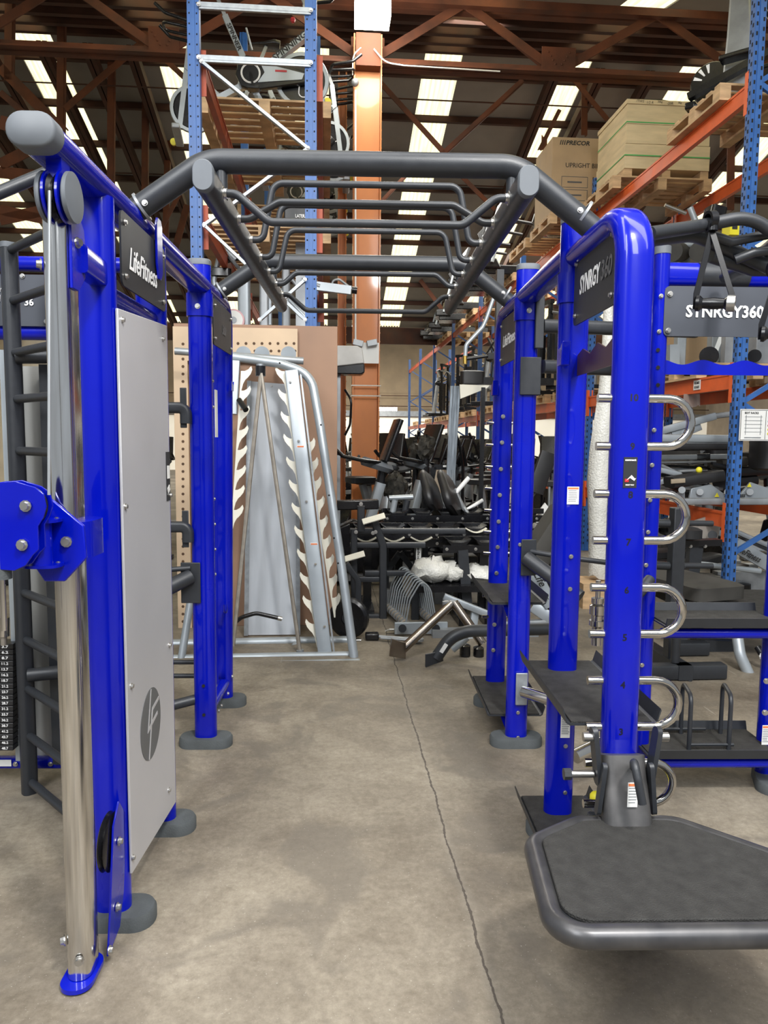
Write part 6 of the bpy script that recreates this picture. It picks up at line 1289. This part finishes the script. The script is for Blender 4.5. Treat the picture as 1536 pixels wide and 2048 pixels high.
blade(t, (1362, 1003), (1545, 1003), .06, SILVD, 6.3, r=.015); blade(t, (1362, 985), (1362, 1065), .06, SILVD, 6.3, r=.015); MB().cyl(P_(1364, 980, 6.28), P_(1364, 980, 6.2), .03).obj('pivot_cap', SILVD, t)
t = racked('black_pad_stack', 'stack of black seat pads on the low racking at the right edge', 'seat pads')
for i, (y_, x0_, x1_) in enumerate(((928, 1430, 1480), (945, 1440, 1540), (915, 1490, 1545), (965, 1440, 1500))): MB().bar(P_(x0_, y_, 7.0), P_(x1_, y_-6, 7.0), .09, .3, up=(0, 1, 0), r=.03).obj('pad', (PADD, PAD)[i % 2], t)
MB().pad(P_(1528, 905, 6.6), (.2, .3, .34), r=.05).obj('round_pad', PAD, t)
# floor-level heap behind the benches
t = T('silver_leg_press_arms', 'long silver arms with script lettering sloping down behind the blue upright', 'machine frame', (4.2, 6.6, 0))
blade(t, (1415, 1055), (1545, 1115), .06, SILV, 6.6, r=.02); blade(t, (1440, 1050), (1545, 1095), .05, SILV, 6.7, r=.02); blade(t, (1470, 1090), (1540, 1130), .13, SILV, 6.5, .03); blade(t, (1400, 1128), (1520, 1142), .05, SILV, 6.4, r=.02)
MB().text('LifeFitness', P_(1498, 1108, 6.46), (1, 0, -.5), (.5, 0, 1), .06, bold=.025, shear=.3, width=.26).obj('lettering', INK, t)
for px, py in ((1425, 1070), (1450, 1090)): MB().cyl(P_(px, py, 6.4), P_(px, py, 6.35), .04).obj('pivot', DARK, t)
MB().prism([(-.15, -.1), (.12, -.12), (.16, .06), (.0, .12), (-.12, .08)], .02, P_(1408, 1060, 6.5), (1, 0, 0), (0, 0, 1)).obj('grey_plate', mat('warm_grey_plate', (.34, .31, .28), .5), t)
MB().box((4.5, 6.7, .12), (1.6, .1, .24)).obj('base_frame', SILVD, t)
t = T('black_pad_heap', 'heap of black padded parts on the floor under the low racking', 'machine parts', (4.1, 6.9, 0)); random.seed(21)
for i in range(22):
    x, y, z = random.uniform(3.1, 5.2), random.uniform(6.5, 7.6), random.uniform(.06, .42)
    MB().pad((x, y, z), (random.uniform(.3, .6), .2, .09), Matrix.Rotation(random.uniform(-.5, .5), 3, 'Z')@Matrix.Rotation(random.uniform(-.3, .3), 3, 'Y'), r=.03).obj('pad', (PAD, BLACK, DARK)[i % 3], t)
t = T('low_cradle', 'low dark cradle shelf with white bolts behind the storage post', 'rack cradle', (P_(1385, 1090, 5.6).x, 5.6, 0))
c = P_(1385, 1083, 5.6); MB().bar(P_(1358, 1086, 5.6), P_(1438, 1084, 5.6), .1, .05).obj('rail', BLACK, t); MB().bar(V((c.x, 5.6, 0)), c, .07, .07, up=(0, 1, 0)).obj('leg', DARK, t); MB().bar(V((c.x-.03, 5.6, 0)), P_(1395, 1090, 5.6), .08, .05, up=(0, 1, 0)).obj('leg', DARK, t)
MB().pad(P_(1372, 1065, 5.6), (.16, .3, .10), r=.03).obj('pad', PAD, t); boltpart(t, [P_(1381, 1092, 5.56), P_(1410, 1092, 5.56)], (0, -1, 0), .014)
# ---- silver machines on the middle level behind the logo sign
t = T('silver_chest_machine', 'silver strength machine with two round grey rollers above the logo sign', 'strength machine', (4.1, 7.4, 2.2))
for px in (1345, 1398): MB().cyl(P_(px, 503, 7.2), P_(px+18, 505, 7.5), .095, n=24).obj('roller_pad', PADD, t); MB().tube([P_(px+12, 500, 7.3), P_(px-8, 488, 7.3)], .03).obj('roller_arm', SILV, t)
for px, r_ in ((1370, .06), (1440, .07)): p = P_(px, 470, 7.5); MB().box((p.x, 7.5, (2.2+p.z)/2), (r_*1.6, r_*1.6, p.z-2.2)).obj('column', SILV, t, bevel=.01)
ctube([P_(1330, 488, 7.4), P_(1400, 490, 7.4)], .03, SILV, t, 'cross_tube'); MB().bar(P_(1345, 690, 7.3), P_(1345, 735, 7.3), .1, .1, up=(0, 1, 0)).obj('column', SILV, t)
MB().bar(P_(1460, 660, 7.2), P_(1430, 738, 7.2), .12, .1, up=(0, 1, 0)).obj('slanted_column', SILV, t); MB().cyl(P_(1418, 712, 7.1), P_(1418, 712, 7.05), .09, n=24).obj('black_disc', BLACK, t)
ctube([P_(1330, 410, 7.4), P_(1372, 427, 7.4)], .018, BOLT, t, 'loose_arm'); ctube([P_(1380, 415, 7.4), P_(1392, 445, 7.4)], .03, SILV, t, 'loose_arm')
MB().pad(P_(1430, 425, 7.4), (.17, .2, .10), Matrix.Rotation(.2, 3, 'Y'), r=.02).obj('head_pad', BLACK, t); MB().bar(P_(1392, 445, 7.4), P_(1390, 500, 7.4), .04, .04, up=(0, 1, 0)).obj('arm_post', SILVD, t)
t = T('yellow_box', 'yellow printed box on the right racking above the logo sign', 'box', P_(1470, 460, 7.0)); c = P_(1472, 458, 7.0); MB().box(c, (.20, .15, .15)).obj('carton', YELL, t, bevel=.003)
MB().box(c+V((-.055, -.078, .02)), (.05, .003, .09)).obj('black_panel', INK, t)
MB().box((c.x, 7.05, (c.z-.075+2.2)/2), (.08, .08, c.z-.075-2.2)).obj('support', SILVD, t)
t = T('small_carton', 'brown carton on the middle racking seen below the logo sign', 'carton', (P_(1385, 730, 8.2).x, 8.2, 2.2)); c = P_(1385, 700, 8.2); MB().box((c.x, 8.3, 2.5), (.5, .4, .55)).obj('carton_body', CARD, t, bevel=.004)
t = T('grey_machine_tower', 'grey machine tower with a black disc beside the second strap handle', 'strength machine', (P_(1515, 700, 6.9).x, 6.9, 2.2)); c = P_(1515, 690, 6.9); MB().box((c.x+.05, 6.9, 2.2+.5), (.3, .3, 1.0)).obj('tower', SILVD, t, bevel=.01); MB().cyl(P_(1509, 712, 6.7), P_(1509, 712, 6.65), .06, n=20).obj('black_disc', BLACK, t)
t = T('ragged_film', 'ragged strip of clear film hanging from the middle-level beam', 'plastic film', P_(1385, 795, 6.9))
mb = MB(); random.seed(2); top_ = [P_(1368+k_*4, 788, 6.95) for k_ in range(9)]; bot_ = [P_(1366+k_*4.3, 812+random.uniform(-5, 5), 6.95) for k_ in range(9)]; vs = []
for a_, b_ in zip(top_, bot_): vs += [a_+V((0, random.uniform(-.02, .02), 0)), b_]
vs2 = [v+V((0, .004, 0)) for v in vs]; mb.add(vs+vs2, [(2*i, 2*i+1, 2*i+3, 2*i+2) for i in range(8)]+[(18+2*i, 18+2*i+2, 18+2*i+3, 18+2*i+1) for i in range(8)]); mb.obj('film', mat('dull_film', (.36, .28, .24), .3, alpha=.7), t)
put(bn, P_(1440, 760, 8.8).x, 9.0, 2.2, 20, 'grey weight bench on the middle racking behind the orange beam')
# pieces seen between the second and third right posts on the racking
t = T('black_seat_machine', 'black ribbed seat back above the cream wedge plate on the middle racking', 'strength machine', (P_(930, 800, 10.4).x+.0, 10.4, 2.2)); c = P_(934, 752, 10.4)
c = V((max(c.x, 2.0), 10.4, c.z))
MB().pad((P_(945, 755, 10.4).x, 10.4, P_(945, 755, 10.4).z), (.35, .12, .2), r=.03).obj('ribbed_pad', PAD, t); MB().box((P_(945, 800, 10.4).x+.5, 10.4, 2.3), (1.3, .1, .1)).obj('rail', BLACK, t); MB().bar((P_(945, 755, 10.4).x, 10.5, 2.3), (P_(945, 755, 10.4).x, 10.5, P_(945, 745, 10.4).z), .06, .06, up=(0, 1, 0)).obj('stem', BLACK, t)
t = T('hanging_hose_arm', 'chrome bent arm with brass tip hanging in front of the right racking', 'lever arm', P_(950, 700, 6.4))
ctube([P_(1000, 560, 6.4), P_(972, 640, 6.4), P_(965, 655, 6.4), P_(932, 690, 6.4), P_(930, 720, 6.4)], .018, SILV, t, 'arm', fil=.06); MB().cyl(P_(930, 712, 6.4), P_(930, 728, 6.4), .02).obj('brass_tip', mat('brass', (.6, .4, .1), .3, 1), t)
ctube([P_(932, 718, 6.4), P_(975, 712, 6.4)], .014, BLACK, t, 'black_link'); MB().bar(P_(975, 712, 6.4), P_(990, 712, 6.4), .05, .05).obj('block', BLACK, t)
MB().bar((P_(1000, 560, 6.4).x, 6.4, 0), P_(1000, 540, 6.4), .06, .06, up=(0, 1, 0)).obj('stand', DARK, t)

# more racked parts filling the low level and the gap behind the round handles
t = racked('black_tube_bundle', 'bundle of black and silver tubes lying under the silver rails', 'tubes'); random.seed(31)
for i in range(12):
    y_ = 932+i*5.0; x0_ = 1305+random.uniform(0, 20); blade(t, (x0_, y_+random.uniform(-3, 3)), (x0_+random.uniform(70, 170), y_+random.uniform(-10, 8)), random.uniform(.02, .05), (BLACK, SILVD, PAD, BLACK)[i % 4], random.uniform(7.0, 7.6), name='tube', r=.008)
t = racked('wide_silver_beam', 'wide polished silver beam resting across the low racking', 'machine beam'); blade(t, (1300, 876), (1462, 878), .075, SILV, 6.7, r=.02); blade(t, (1300, 893), (1462, 893), .06, PAD, 6.65, r=.02)
t = T('second_racking_parts', 'dark machine parts on the far side of the right racking', 'machine parts', (5.2, 8.2, .86)); random.seed(33)
for i in range(18): MB().pad((random.uniform(3.8, 4.5), random.uniform(7.8, 9.4), .9+random.uniform(0, .5)), (random.uniform(.2, .5), .2, .14), Matrix.Rotation(random.uniform(-.8, .8), 3, 'Z')@Matrix.Rotation(random.uniform(-.6, .6), 3, 'Y'), r=.03).obj('part', (BLACK, PADD, SILVD, PAD)[i % 4], t)
t = T('white_seat_shell', 'black seat with white torn lining seen between the second and third right posts', 'seat', (P_(1080, 1080, 7.2).x, 7.2, 0))
MB().bar(P_(1070, 985, 7.2), P_(1098, 905, 7.2), .17, .06, up=(0, 1, 0), r=.02).obj('back', PAD, t); MB().prism([(-.12, -.1), (.1, -.14), (.12, .0), (.02, .12), (-.05, .02)], .03, P_(1085, 1030, 7.1), (1, 0, 0), (0, 0, 1)).obj('torn_lining', PAPER, t); MB().box((P_(1085, 1060, 7.2).x, 7.2, .2), (.1, .1, .4)).obj('stem', BLACK, t)

random.seed(41)
for i in range(14):
    Y = 9.2+i*.55; px = (815, 850, 790, 880, 840, 905, 930, 800, 960, 870, 1085, 820, 945, 895)[i]
    put(ub, wa(px, 900, Y=Y).x, Y, 0, random.uniform(-10, 35), 'black upright bike with slanted console wedged %s back into the crowded aisle' % ('1st 2nd 3rd 4th 5th 6th 7th 8th 9th 10th 11th 12th 13th 14th'.split()[i]), 'cardio machines packed in the aisle', 1.0)
